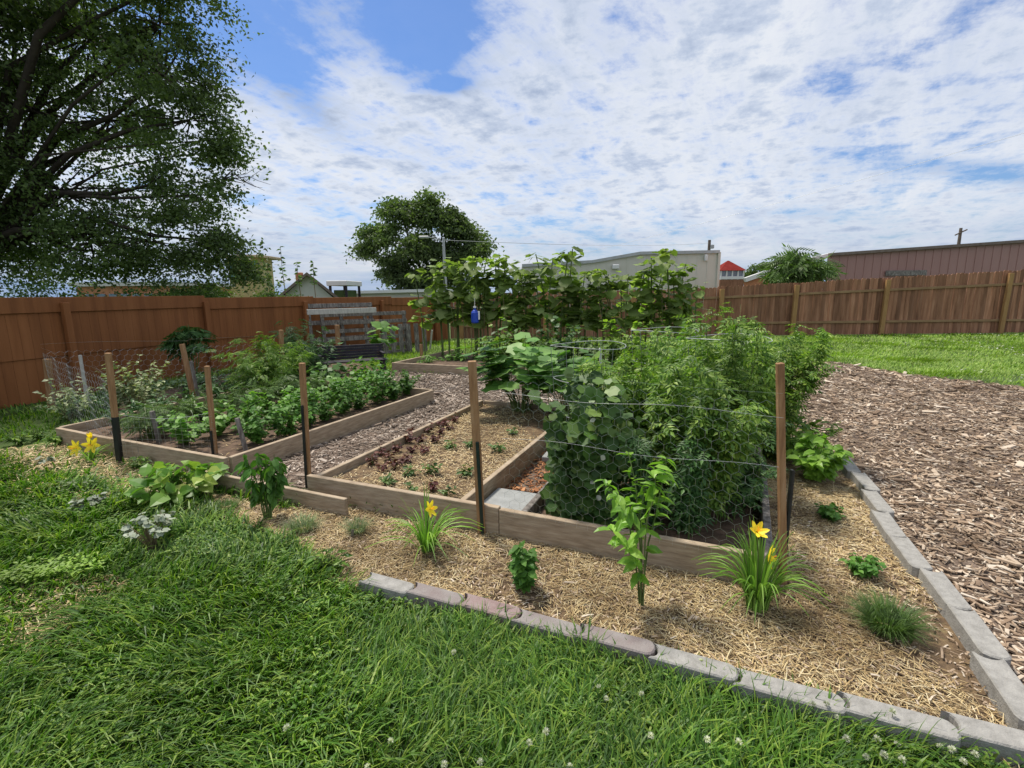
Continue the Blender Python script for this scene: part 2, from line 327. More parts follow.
# ------------------------------------------------------------------ world, sun, camera
def world():
    w = bpy.data.worlds.new('World'); SC.world = w; w.use_nodes = True; nt = w.node_tree; nt.nodes.clear()
    out = nt.nodes.new('ShaderNodeOutputWorld'); bg = nt.nodes.new('ShaderNodeBackground'); bg.inputs[1].default_value = .1
    sky = nt.nodes.new('ShaderNodeTexSky'); sky.sky_type = 'NISHITA'; sky.sun_disc = False
    sky.sun_elevation = radians(SUN_EL); sky.sun_rotation = radians(SUN_AZ); sky.air_density = 1.2; sky.dust_density = .6; sky.ozone_density = 2.
    tc = nt.nodes.new('ShaderNodeTexCoord'); sp = nt.nodes.new('ShaderNodeSeparateXYZ'); nt.links.new(tc.outputs['Generated'], sp.inputs[0])
    def mt(op, a, b=None, c=None, clamp=False):
        n = nt.nodes.new('ShaderNodeMath'); n.operation = op; n.use_clamp = clamp
        for i, v in enumerate((a, b, c)):
            if v is None: continue
            if isinstance(v, (int, float)): n.inputs[i].default_value = v
            else: nt.links.new(v, n.inputs[i])
        return n.outputs[0]
    z = sp.outputs[2]; zz = mt('ADD', mt('MAXIMUM', z, 0.), .15)
    px = mt('DIVIDE', sp.outputs[0], zz); py = mt('DIVIDE', sp.outputs[1], zz)
    cb = nt.nodes.new('ShaderNodeCombineXYZ'); nt.links.new(px, cb.inputs[0]); nt.links.new(py, cb.inputs[1])
    def mapped(rot, sc, loc=(0, 0, 0)):
        m = nt.nodes.new('ShaderNodeMapping'); m.vector_type = 'TEXTURE'; sc = [1/q_ for q_ in sc]; m.inputs['Rotation'].default_value[2] = radians(rot); m.inputs['Scale'].default_value = sc; m.inputs['Location'].default_value = loc
        nt.links.new(cb.outputs[0], m.inputs[0]); return m.outputs[0]
    big = noise(nt, .6, 3, .5, mapped(57, (.6, 1, 1), SKY_LOC), dist=.3)            # cover of the sheet
    mott = noise(nt, 3.4, 9, .66, mapped(65, (.9, 1.2, 1), (3, 1, 0)), dist=.15)     # mottling / ripples
    fine = noise(nt, 9., 7, .62, mapped(-20, (.8, 1.2, 1), (1, 5, 0)), dist=.1)      # small cloudlets
    fib = noise(nt, 1.5, 8, .66, mapped(57, (.42, 1.5, 1), (7, 2, 0)), dist=.5)      # fibres
    def spot(px_, py_, r_, s_):
        v = (px_-512)*RR-(py_-384)*UP+F*FW; v = v/np.linalg.norm(v)
        X, Y = v[0]/(v[2]+.15), v[1]/(v[2]+.15)
        dx = mt('DIVIDE', mt('SUBTRACT', px, float(X)), r_[0]); dy = mt('DIVIDE', mt('SUBTRACT', py, float(Y)), r_[1])
        d2 = mt('ADD', mt('MULTIPLY', dx, dx), mt('MULTIPLY', dy, dy))
        return mt('MULTIPLY', mt('DIVIDE', 1., mt('ADD', 1., mt('MULTIPLY', d2, d2))), s_)
    clear = None
    for a in SPOTS:
        s = spot(*a); clear = s if clear is None else mt('ADD', clear, s)
    cov = mt('ADD', mt('ADD', mt('MULTIPLY', big, .7), mt('MULTIPLY', mott, 1.15)), mt('ADD', mt('MULTIPLY', fib, .55), mt('MULTIPLY', fine, .5)))
    cov = mt('SUBTRACT', cov, clear)
    mask = nt.nodes.new('ShaderNodeMapRange'); mask.interpolation_type = 'SMOOTHSTEP'
    nt.links.new(cov, mask.inputs[0]); mask.inputs[1].default_value = 1.10; mask.inputs[2].default_value = 1.52; mask.inputs[3].default_value = .04
    shade = mt('ADD', mt('ADD', mt('MULTIPLY', mott, .65), mt('MULTIPLY', big, .3)), mt('MULTIPLY', fine, .3))
    k = 10.
    cc = ramp(nt, [(1.04, 1.06, 1.10), (.92, .97, 1.06), (.68, .77, .94), (.46, .56, .76)], shade, [.55, .62, .69, .78])
    lowm = nt.nodes.new('ShaderNodeMapRange'); nt.links.new(z, lowm.inputs[0]); lowm.inputs[1].default_value = .0; lowm.inputs[2].default_value = .16; lowm.inputs[3].default_value = 1.; lowm.inputs[4].default_value = 0.; lowm.interpolation_type = 'SMOOTHSTEP'
    m3 = nt.nodes.new('ShaderNodeMapping'); m3.inputs['Scale'].default_value = (1.1, 1.1, 9.5); nt.links.new(tc.outputs['Generated'], m3.inputs[0])
    band = noise(nt, 1.5, 7, .55, m3.outputs[0], dist=.3)
    lowc = ramp(nt, [(.22, .38, .70), (.34, .50, .80), (.55, .68, .90), (.88, .92, 1.0)], band, [.34, .44, .54, .66])
    skyb = mixc(nt, sky.outputs[0], SKYTINT, 1., 'MULTIPLY')
    sc1 = nt.nodes.new('ShaderNodeVectorMath'); sc1.operation = 'SCALE'; nt.links.new(cc, sc1.inputs[0]); sc1.inputs['Scale'].default_value = CLOUD*k
    sc2 = nt.nodes.new('ShaderNodeVectorMath'); sc2.operation = 'SCALE'; nt.links.new(lowc, sc2.inputs[0]); sc2.inputs['Scale'].default_value = CLOUD*k*.92
    c = mixc(nt, skyb, sc1.outputs[0], mask.outputs[0])
    c = mixc(nt, c, sc2.outputs[0], mt('MULTIPLY', lowm.outputs[0], .9))
    nt.links.new(c, bg.inputs[0]); nt.links.new(bg.outputs[0], out.inputs[0])
SUN_EL, SUN_AZ = 64., -40.
CLOUD = .635
SKYTINT = (.48, .66, .95)
SKY_LOC = (1.3, .4, 0)
SPOTS = [(415, 10, (.13, .30), .55), (225, 20, (.30, .3), .35), (285, 75, (.06, .35), .2), (1000, 172, (.5, .12), .26), (820, 215, (.5, .12), .12), (452, 85, (.07, .05), .35)]
world()
sun = bpy.data.lights.new('sun', 'SUN'); sun.energy = 3.6; sun.angle = radians(9); sun.color = (1, .93, .82)
so = bpy.data.objects.new('sun', sun); COL.objects.link(so)
_az = radians(SUN_AZ); _el = radians(SUN_EL); sd = np.array([sin(_az)*cos(_el), cos(_az)*cos(_el), sin(_el)])
import mathutils
so.rotation_euler = mathutils.Vector(sd).to_track_quat('Z', 'Y').to_euler()
cam = bpy.data.cameras.new('camera'); co = bpy.data.objects.new('camera', cam); COL.objects.link(co); SC.camera = co
cam.sensor_fit = 'HORIZONTAL'; cam.sensor_width = 36; cam.lens = 36*F/1024; cam.clip_start = .05; cam.clip_end = 5000
mm = mathutils.Matrix(((RR[0], UP[0], -FW[0]), (RR[1], UP[1], -FW[1]), (RR[2], UP[2], -FW[2])))
co.matrix_world = mathutils.Matrix.Translation(EYE) @ mm.to_4x4()
vs = SC.view_settings; vs.view_transform = 'Standard'; vs.look = 'None'; vs.exposure = .42; vs.gamma = 1.; vs.use_curve_mapping = False
SC.render.engine = 'CYCLES'; SC.cycles.use_denoising = True; SC.cycles.max_bounces = 6; SC.cycles.diffuse_bounces = 3; SC.cycles.transmission_bounces = 3; SC.cycles.transparent_max_bounces = 4
SC.cycles.sample_clamp_indirect = 6.

# ------------------------------------------------------------------ ground sheets
P2 = lambda *pts: [np.asarray(p)[:2] for p in pts]
CHIPS = P2(W(-4.0, 2.86), W(-3.98, 6.45), W(-6.4, 6.6), W(-6.4, 8.62), W(-2.0, 8.62), (2.6, 9.9), (5.2, 10.9), (7.3, 11.0), (7.5, 9.3), (8.4, 7.9), (13, 6.3), (16, 5.5), (16, -3), (2.6, -3), W(1.2, 1.2), W(1.2, 5.25), W(.95, 5.6), W(.35, 5.7), W(.35, 2.86))
STRAW = P2(W(-1.72, 1.98), W(1.16, 1.98), W(1.16, 5.2), W(.9, 5.6), W(.36, 5.7), W(.36, 2.84), W(-2.9, 2.84), W(-2.95, 2.60), W(-3.95, 2.62), W(-4.0, 2.88), at(196, 488)[:2], at(205, 500)[:2], at(232, 522)[:2], at(300, 545)[:2], at(335, 582)[:2])
REDM = P2(W(-1.57, 2.86), W(-1.12, 2.86), W(-1.12, 5.6), W(-1.57, 5.6))
BL = P2(W(-6.8, 3.0), W(-4.02, 2.96), W(-4.02, 6.35), W(-6.8, 6.45))
BM = P2(W(-2.86, 2.86), W(-1.61, 2.86), W(-1.61, 5.9), W(-2.86, 5.9))
BR = P2(W(-1.08, 2.86), W(.28, 2.86), W(.34, 5.6), W(-1.08, 5.6))
BB = P2(W(-6.3, 8.7), W(1.0, 8.7), W(1.0, 11.2), W(-6.3, 11.4))
LZONE = P2(W(-8.6, 4.6), W(-6.85, 3.6), W(-6.85, 6.5), W(-6.5, 6.6), W(-6.4, 8.6), W(-8.2, 9.6), W(-9.6, 7.5))
n = 64; g = np.linspace(0, 2*pi, n, endpoint=False)
mb = MB(); mb.add([[1500*cos(a), 1500*sin(a), 0] for a in g], [np.array([list(range(n))])]); obj('ground', mb, M['turf'], kind='structure')
sheet('wood_chip_path', CHIPS, .004, M['chipbase']); sheet('straw_border_soil', STRAW, .008, M['strawbase'])
sheet('red_mulch_path', REDM, .012, M['chipbase']); sheet('garden_soil', LZONE, .004, M['soil'])
for pl, z, nm, mk in ((BL, .09, 'left_bed_soil', 'soil'), (BM, .13, 'middle_bed_soil', 'strawbase'), (BR, .11, 'right_bed_soil', 'soil'), (BB, .09, 'back_bed_soil', 'soil')):
    sheet(nm, pl, z, M[mk])

def scatterpts(poly, n):
    q = np.asarray(poly); lo, hi = q.min(0), q.max(0); P = np.stack([U(lo[0], hi[0], n), U(lo[1], hi[1], n)], -1)
    return P[inpoly(P, poly)]
def xyz(P, z=0.): return np.concatenate([P, np.full((len(P), 1), 1.)*np.asarray(z).reshape(-1, 1) if np.ndim(z) else np.full((len(P), 1), z)], 1)

# straw: bent thin ribbons
ST = (A_([0, .5, 0], [0, -.5, 0], [.5, .5, .05], [.5, -.5, .05], [1, .5, -.02], [1, -.5, -.02], [0, 0, .012], [.5, 0, .062], [1, 0, -.008]), [np.array([[0, 6, 7, 2], [6, 1, 3, 7], [2, 7, 8, 4], [7, 3, 5, 8]])])
def straw(poly, n, z0, L=(.03, .11), name='straw_mulch', m='straw', thin=.0028, keep=0.):
    P = scatterpts(poly, n); P = P[inview(xyz(P))]
    if keep: P = P[vnoise(P, 5., 3) > keep*U(-1.2, 1., len(P))-.35]
    N = len(P); d = rdir(N, -.12, .22); L_ = U(*L, N); L_[U(0, 1, N) < .06] *= 1.7
    dist = np.hypot(P[:, 0], P[:, 1]); w = thin*np.maximum(1, dist/3.)*U(.5, 1.7, N)
    mb = MB(); mb.inst(ST, xyz(P, z0+U(0, .022, N)), d, np.array([0, 0, 1.])+U(-.3, .3, (N, 3)), L_, w/L_)
    return obj(name, mb, M[m], kind='stuff')
straw(STRAW, 190000, .008, (.012, .075), keep=.24, thin=.0024)
straw(STRAW, 26000, .008, (.01, .04), 'straw_crumbs', 'chip', thin=.005)
straw(BM, 26000, .132, (.012, .05), 'bed_straw', keep=.22, thin=.0024)
# chips: thick irregular shards
CH = (A_([0, .3, 0], [.15, -.5, 0], [.9, -.4, 0], [1, .35, 0], [0, .3, .09], [.15, -.5, .07], [.9, -.4, .1], [1, .35, .08]), [np.array([[4, 5, 6, 7], [0, 1, 5, 4], [1, 2, 6, 5], [2, 3, 7, 6], [3, 0, 4, 7]])])
def chips(poly, n, z0, m, name, L=(.02, .075), fall=0.):
    P = scatterpts(poly, n); P = P[inview(xyz(P))]; dist = np.hypot(P[:, 0], P[:, 1])
    if fall: k = U(0, 1, len(P)) < np.clip(fall/dist, 0, 1)**1.3; P = P[k]; dist = dist[k]
    N = len(P); L_ = U(L[0], L[1], N)**1.0*np.maximum(1, dist/5.)**.5; big = U(0, 1, N) < .06; L_[big] *= U(1.3, 2.6, big.sum())
    wd = U(.10, .42, N)
    mb = MB(); mb.inst(CH, xyz(P, z0+U(0, .02, N)), rdir(N, -.15, .22), np.array([0, 0, 1.])+U(-.35, .35, (N, 3)), L_, wd)
    return obj(name, mb, M[m], kind='stuff')
RIGHTCH = [p for p in CHIPS if True]
def clip(poly, f): return poly
cpath = P2(W(-4.0, 2.86), W(-3.98, 6.45), W(-6.4, 6.6), W(-6.4, 8.62), W(-1.2, 8.62), W(-1.2, 6.0), W(-2.9, 5.9), W(-2.9, 2.86))
cright = P2(W(1.22, 1.2), W(1.22, 5.3), W(.4, 5.7), W(-1.2, 6.0), W(-1.2, 8.6), (2.6, 9.9), (5.2, 10.9), (7.3, 11.0), (7.5, 9.3), (8.4, 7.9), (13, 6.3), (16, 5.5), (16, -3), (2.6, -3))
chips(cpath, 42000, .006, 'chipgrey', 'path_chips', (.02, .06))
chips(cright, 420000, .006, 'chip', 'yard_chips', (.015, .065), fall=4.2)
chips(REDM, 6000, .014, 'redchip', 'red_chips', (.02, .06))
chips(P2(W(-1.7, 2.0), W(1.1, 2.0), W(1.1, 5), W(.4, 5), W(.4, 2.8), W(-1.7, 2.8)), 900, .012, 'chip', 'border_chips', (.015, .04))

# ------------------------------------------------------------------ grass
BARE = [(at(40, 632), .14), (at(35, 472), .2), (at(122, 590), .06), (at(152, 552), .13), (at(88, 508), .12), (at(80, 466), .14), (at(110, 470), .12)]
def lawnmask(P):
    k = np.ones(len(P), bool)
    for pl in (CHIPS, STRAW, BL, BM, BR, BB, LZONE): k &= ~inpoly(P, pl)
    k &= ~inpoly(P, P2(W(-1.75, 1.955), W(1.25, 1.955), W(1.25, 5.3), W(-1.75, 3)))
    for c, r in BARE: k &= np.hypot(P[:, 0]-c[0], P[:, 1]-c[1]) > r*U(.25, 1.25, len(P))
    # thin strip in front of the left bed
    st = inpoly(P, P2(W(-7.6, 2.55), W(-4.0, 2.35), W(-4.0, 3.0), W(-7.4, 3.1))); k &= ~(st & (U(0, 1, len(P)) < .85))
    # fence lines
    k &= P[:, 1] < 17.5
    return k
def lawn(lo, hi, dens, h, w, name, m, fall, grow=1., lean=.6, clump=True):
    ar = (hi[0]-lo[0])*(hi[1]-lo[1]); n = int(ar*dens); P = np.stack([U(lo[0], hi[0], n), U(lo[1], hi[1], n)], -1)
    P = P[inview(xyz(P))]; dist = np.hypot(P[:, 0], P[:, 1]); k = U(0, 1, len(P)) < np.clip(fall/dist, 0, 1)**1.5
    P = P[k]; P = P[lawnmask(P)]; dist = np.hypot(P[:, 0], P[:, 1]); N = len(P)
    hn = 1+.42*vnoise(P, 4.5, 5)+.3*vnoise(P, 13., 9)
    L = U(h[0], h[1], N)*hn*grow; Wd = U(w[0], w[1], N)*np.maximum(1, dist/fall)**.9
    az = (vnoise(P, 3., 11)*5+U(-1.6, 1.6, N)); mb = MB()
    blades(mb, xyz(P), L, Wd, lean, .3, az)
    return obj(name, mb, M[m], kind='stuff')
lawn((-5.5, .2), (4.0, 5.0), 5200, (.055, .15), (.0035, .0075), 'lawn_grass', 'grass', 2.0)
lawn((-5.5, .2), (4.0, 4.5), 1000, (.07, .15), (.009, .014), 'broad_grass', 'grass', 2.4, lean=.8)
lawn((-9.5, 4.0), (0., 9.0), 900, (.06, .13), (.006, .012), 'lawn_grass', 'grass', 5.)
lawn((-9, 9), (26, 17.6), 700, (.05, .10), (.012, .02), 'lawn_grass', 'lawnfar', 9., lean=.4)
lawn((4, 5.0), (18, 11.5), 500, (.05, .09), (.008, .016), 'lawn_grass', 'lawnfar', 8., lean=.4)
# broad-leaved weeds and clover leaves low in the lawn
P = np.stack([U(-4, 2.5, 26000), U(.4, 4.2, 26000)], -1); P = P[inview(xyz(P))]; P = P[lawnmask(P)]; P = P[vnoise(P, 6., 21) > .02]
mb = MB(); N = len(P); c3 = xyz(P, U(.03, .075, N))
for j in range(3):
    a = U(0, 2*pi, N); d = np.stack([np.cos(a), np.sin(a), 0*a+.1], -1)
    mb.inst(OVS, c3, d, [0, 0, 1.], U(.012, .024, N), 1.6)
obj('clover_leaves', mb, M['grass'], kind='stuff')
straw([at(x, y)[:2] for x, y in ((0, 455), (60, 440), (200, 480), (215, 520), (130, 500), (0, 500))], 5000, .004, (.03, .09), 'dry_grass', keep=.3)
straw(P2(W(-7.2, 2.5), W(-4.0, 2.4), W(-4.0, 2.9), W(-6.8, 2.98)), 9000, .006, (.015, .08), 'dry_grass', keep=.35, thin=.0026)
straw([at(x, y)[:2] for x, y in ((0, 590), (110, 575), (140, 610), (0, 690))], 1800, .004, (.03, .08), 'dry_grass', keep=.2)
straw(P2(W(-4.0, 3.0), W(-5., 3.0), W(-5., 6.3), W(-4.05, 6.3)), 900, .095, (.03, .08), 'bed_debris')

# ------------------------------------------------------------------ edging blocks
def paver(c, L, ang, m, label, group, w=.10, h=.092):
    """one edging block: rounded convex far end and hollow near end"""
    t = np.linspace(-pi/2, pi/2, 7); out = []
    for a in t: out.append([L/2-.03+.035*cos(a), w/2*sin(a)])
    for a in t[::-1]: out.append([-L/2-.03+.035*cos(a)+.004, w/2*sin(a)])
    o = np.array(out); k = len(o); mb = MB(); b = .006
    ctr = o.mean(0); inn = ctr+(o-ctr)*np.array([1-b*2/L, 1-2*b/w])
    V = np.concatenate([np.c_[o, np.zeros(k)], np.c_[o, np.full(k, h-b)], np.c_[inn, np.full(k, h)]])
    Q = [[i, (i+1) % k, k+(i+1) % k, k+i] for i in range(k)]+[[k+i, k+(i+1) % k, 2*k+(i+1) % k, 2*k+i] for i in range(k)]
    h2 = k//2; T = [[2*k+i, 2*k+i+1, 2*k+(k-2-i), 2*k+(k-1-i)] for i in range(h2-1)]
    mb.add(V, [np.array(Q), np.array(T)])
    o = obj('edging_block', mb, m, loc=c, label=label, cat='edging block', group=group)
    o.rotation_euler = (U(-.03, .03), U(-.02, .02), ang+U(-.03, .03)); return o
fu = [-1.71, -1.42, -1.12, -.81, -.50, -.17, .16, .53, .87, 1.21]
fl = ['pale grey edging block at the left end of the front row', 'grey-mauve edging block second from the left end of the front row', 'pinkish mauve edging block third from left in the front row',
      'mauve-grey edging block in the grass below the dark pepper plant', 'dull mauve edging block fifth from the left in the front row', 'clean pale grey edging block just below the tall bright pepper plant',
      'pale grey edging block below and left of the big daylily', 'pale grey edging block directly below the big daylily clump', 'long grey edging block next to the corner in the front row', 'grey edging block at the right corner of the front row by white clover']
fm = ['concrete', 'conchalf', 'concred', 'conchalf', 'conchalf', 'concrete', 'concrete', 'concrete', 'concrete', 'concrete']
for i in range(10):
    a = fu[i]; b = fu[i+1] if i < 9 else 1.52
    paver(W((a+b)/2, 1.995+.01*(i % 3)-(.03 if 4 < i < 8 else 0), -.005), b-a-.008, RZ, M[fm[i]], fl[i], 'edging blocks along the front of the straw border')
rv = [5.22, 4.82, 4.40, 3.97, 3.59, 3.19, 2.83, 2.47, 2.10]
rl = ['small far edging block beside the basil bush', 'second edging block down from the basil bush', 'third edging block down from the basil bush', 'edging block level with the upper mint clump', 'edging block between the two mint clumps along the chips',
      'edging block level with the lower mint clump', 'edging block to the right of the lavender ball', 'edging block at the frame edge where the right row meets the corner']
for i in range(8):
    paver(W(1.15+.03*sin(i*1.4), (rv[i]+rv[i+1])/2, -.002), rv[i]-rv[i+1]-.01, RZ+pi/2+pi, M['concrete'], rl[i], 'edging blocks along the wood chips', w=.105)

# ------------------------------------------------------------------ raised beds
def board(name, a, b, zt, h, th, m, parent, lab=None):
    a = np.array([*a[:2], 0.]); b = np.array([*b[:2], 0.]); d = b-a; L = np.linalg.norm(d); d /= L; s = np.array([-d[1], d[0], 0]); mid = (a+b)/2
    mb = MB(); mb.bev([0, 0, 0], (L, th, h), None, .004)
    o = obj(name, mb, m, parent, loc=(mid[0], mid[1], zt-h/2)); o.rotation_euler[2] = math.atan2(d[1], d[0])
    if lab: o['label'] = lab
    return o
def bed(label, boards):
    t = thing('raised_bed', label, 'raised bed')
    for a, b, zt, h, m in boards: board('board', a, b, zt, h, .045, M[m], t)
    return t
bed('long timber raised bed on the left full of leafy rows, near the brown fence', [(W(-6.80, 3.02), W(-5.7, 2.97), .19, .2, 'pine'), (W(-5.69, 2.965), W(-4.0, 2.93), .2, .21, 'pine'), (W(-3.99, 2.96), W(-3.92, 6.30), .2, .21, 'pine'), (W(-3.95, 6.33), W(-6.6, 6.40), .2, .2, 'pine'), (W(-6.82, 3.05), W(-6.82, 6.3), .19, .2, 'pine')])
bed('timber raised bed with straw and small red seedlings, in the middle', [(W(-2.95, 2.84), W(-1.28, 2.835), .215, .225, 'pine'), (W(-2.9, 2.865), W(-2.9, 5.9), .20, .17, 'pine'), (W(-1.585, 2.862), W(-1.585, 5.9), .20, .2, 'pine'), (W(-2.87, 5.92), W(-1.61, 5.92), .19, .2, 'pine')])
bed('timber raised bed on the right holding the caged tomatoes and cucumber vine', [(W(-1.275, 2.833), W(.29, 2.81), .205, .215, 'pine'), (W(-1.115, 2.86), W(-1.115, 5.6), .20, .2, 'greywood'), (W(.33, 2.80), W(.40, 4.2), .2, .2, 'greywood'), (W(.40, 4.21), W(.42, 5.6), .19, .2, 'greywood'), (W(-1.09, 5.62), W(.4, 5.62), .19, .2, 'pine')])
bed('timber raised bed at the back holding the tall leafy row', [(W(-6.35, 8.65), W(-4.0, 8.66), .2, .2, 'pine'), (W(-3.99, 8.66), W(-1.6, 8.66), .2, .2, 'pine'), (W(-1.59, 8.66), W(1.0, 8.66), .2, .2, 'pine'), (W(-6.35, 8.70), W(-6.35, 11.3), .19, .2, 'pine')])
tag(board('loose_board', W(-4.02, 2.72), W(-2.45, 2.69), .15, .155, .035, M['pine'], None), 'low loose board lying across the end of the grey chip path', 'board')
p = (W(-1.36, 3.21)); mb = MB(); mb.bev([0, 0, 0], (.38, .40, .05), None, .006)
s_ = obj('stepping_stone', mb, M['slab'], loc=(p[0], p[1], .068), label='square grey stepping stone on red mulch between two beds', cat='paving slab'); s_.rotation_euler[2] = RZ
p = W(-1.33, 4.45); mb = MB(); mb.bev([0, 0, 0], (.32, .34, .05), None, .006)
s_ = obj('stepping_stone', mb, M['slab'], loc=(p[0], p[1], .06), label='second stepping stone half hidden under the cucumber leaves', cat='paving slab'); s_.rotation_euler[2] = RZ+.06

# ------------------------------------------------------------------ stakes
def stake(label, base, top, w, m='stake', low=None, group='wooden stakes round the beds', lowm='black', strap=False, cat='stake'):
    """base = ground pixel, top = pixel of the tip; the stake stands at the base's distance and leans as seen"""
    g = at(*base) if len(base) == 2 else np.array(base); T = atY(top[0], top[1], g[1]); T = T-g
    t = thing('garden_stake', label, cat, tuple(g), group)
    d = nrm(T); L = np.linalg.norm(T); x = nrm(np.cross(d, [0, -1, 0.01]))*-1; y = np.cross(d, x); ax = np.array([x, y, d])
    mb = MB(); mb.bev(T/2, (w, w*.95, L), ax, .003); obj('shaft', mb, M[m], t)
    if low:
        mb = MB()
        if strap:
            mb.bev(d*L*low/2+x*0-y*0+np.array([strap*w, -w*.62, 0]), (.022, .014, L*low), ax, .003)
        else:
            mb.bev(d*L*low/2, (w*1.06, w*1.02, L*low), ax, .003)
        obj('metal_post', mb, M[lowm], t)
    return t
stake('brown stake with blackened lower half beside the left daylily', (120, 463), (108, 353), .045, low=.43)
stake('tan stake with black lower part, second from left along the beds', (216, 462), (207, 366), .04, low=.34, strap=-.2)
stake('orange-brown stake with black lower half at the end of the chip path', (309, 489), (302, 363), .042, low=.68, strap=-.18)
stake('thick orange-brown stake with dark green strip in front of the middle bed', (482, 535), (472, 361), .052, low=.56, strap=.12, lowm='greenpaint')
stake('reddish stake at the right corner of the tomato bed', (783, 586), (780, 363), .034)
g = at(787, 586); t = thing('metal_garden_post', 'short black metal post tied beside the right corner stake', 'metal post', tuple(g)); T = atY(786, 470, g[1])-g
mb = MB(); mb.bev(T/2, (.014, .022, np.linalg.norm(T)), None, .002); mb.bev(T/2+[.010, .0, 0], (.01, .010, np.linalg.norm(T)*.98), None, .002); obj('channel', mb, M['black'], t)
stake('short weathered grey stake beside the chip path corner', (249, 462), (237, 418), .035, 'greywood')
stake('short weathered grey stake standing among the left bed greens', (161, 450), (152, 411), .04, 'greywood')
stake('leaning brown stake by the dark palm-like plant', (194, 400), (182, 344), .06, 'stake')
stake('thin pale grey stake leaning beside the brown one', (199, 402), (191, 361), .04, 'greywood')
stake('thin white stake near the left fence', (88, 405), (80, 355), .035, 'whitewood')
stake('wide brown stake standing close to the left fence', (52, 408), (47, 359), .075, 'stake')
stake('small brown stake top poking out of the big bush', (283, 392), (281, 330), .06, 'stake')
stake('tan stake standing before the pallets, left of the black bench', (339, 362), (337, 325), .09, 'stake')
stake('tan stake standing right of the black bench', (380, 360), (377, 320), .09, 'stake')
stake('small brown stake at the back bed corner', (422, 362), (421, 344), .07, 'stake')
stake('short white stake on the grass strip before the far fence', (430, 350), (432, 330), .05, 'whitewood')
stake('white plastic pipe standing among the tomatoes', (at(604, 440)[0], at(604, 440)[1], 0), (600, 348), .022, 'pvc', cat='pipe', group=None)

# ------------------------------------------------------------------ fences
def fence_left():
    t = thing('board_fence', 'long reddish brown painted board fence along the left side', 'fence')
    P = [np.array([-10.2, -3.0]), np.array([-9.0, 2.2]), np.array([-7.62, 7.15]), np.array([-6.55, 10.68]), np.array([-5.15, 13.0]), np.array([-2.25, 17.75])]
    ztop = lambda y: 1.67-.0155*(y-7)
    q = []
    for a, b in zip(P[:-1], P[1:]):
        d = b-a; L = np.linalg.norm(d); d = d/L; nrm_ = np.array([d[1], -d[0]])        # towards the yard
        k = int(L/.14)
        up, mid, low = [MB() for _ in range(3)]
        for i in range(k):
            s0 = a+d*(L*(i+.5)/k); zt = ztop(s0[1]); ax = np.array([[d[0], d[1], 0], [nrm_[0], nrm_[1], 0], [0, 0, 1]])
            w = L/k-.003
            low.box([s0[0], s0[1], .36], (w, .02, .70), ax)
            mid.box([s0[0]+nrm_[0]*.02, s0[1]+nrm_[1]*.02, 1.07], (w, .02, .74), ax)
        c = (a+b)/2; zt = ztop(c[1])
        for kk in range(max(1, int(L/2.4))):
            n_ = max(1, int(L/2.4)); c = a+d*L*(kk+.5)/n_; zt = ztop(c[1]); ax = np.array([[d[0], d[1], 0], [nrm_[0], nrm_[1], 0], [0, 0, 1]])
            up.bev([c[0]+nrm_[0]*.045, c[1]+nrm_[1]*.045, zt-.12], (L/n_-.004, .035, .24), ax, .005)
        obj('lower_boards', low, M['fence'], t); obj('upper_boards', mid, M['fence'], t); obj('top_board', up, M['fence'], t)
    for y in (-1., 1.4, 3.6, 5.9, 8.15, 10.68, 12.75, 15.0, 17.1):
        for a, b in zip(P[:-1], P[1:]):
            if a[1] <= y <= b[1]:
                s = a+(b-a)*(y-a[1])/(b[1]-a[1]); d = nrm(b-a); nn = np.array([d[1], -d[0]])
        zt = ztop(y)-.10; mb = MB(); ax = np.array([[d[0], d[1], 0], [nn[0], nn[1], 0], [0, 0, 1]])
        mb.bev([s[0]+nn[0]*.10, s[1]+nn[1]*.10, zt/2], (.10, .09, zt), ax, .006); obj('post', mb, M['fence'], t)
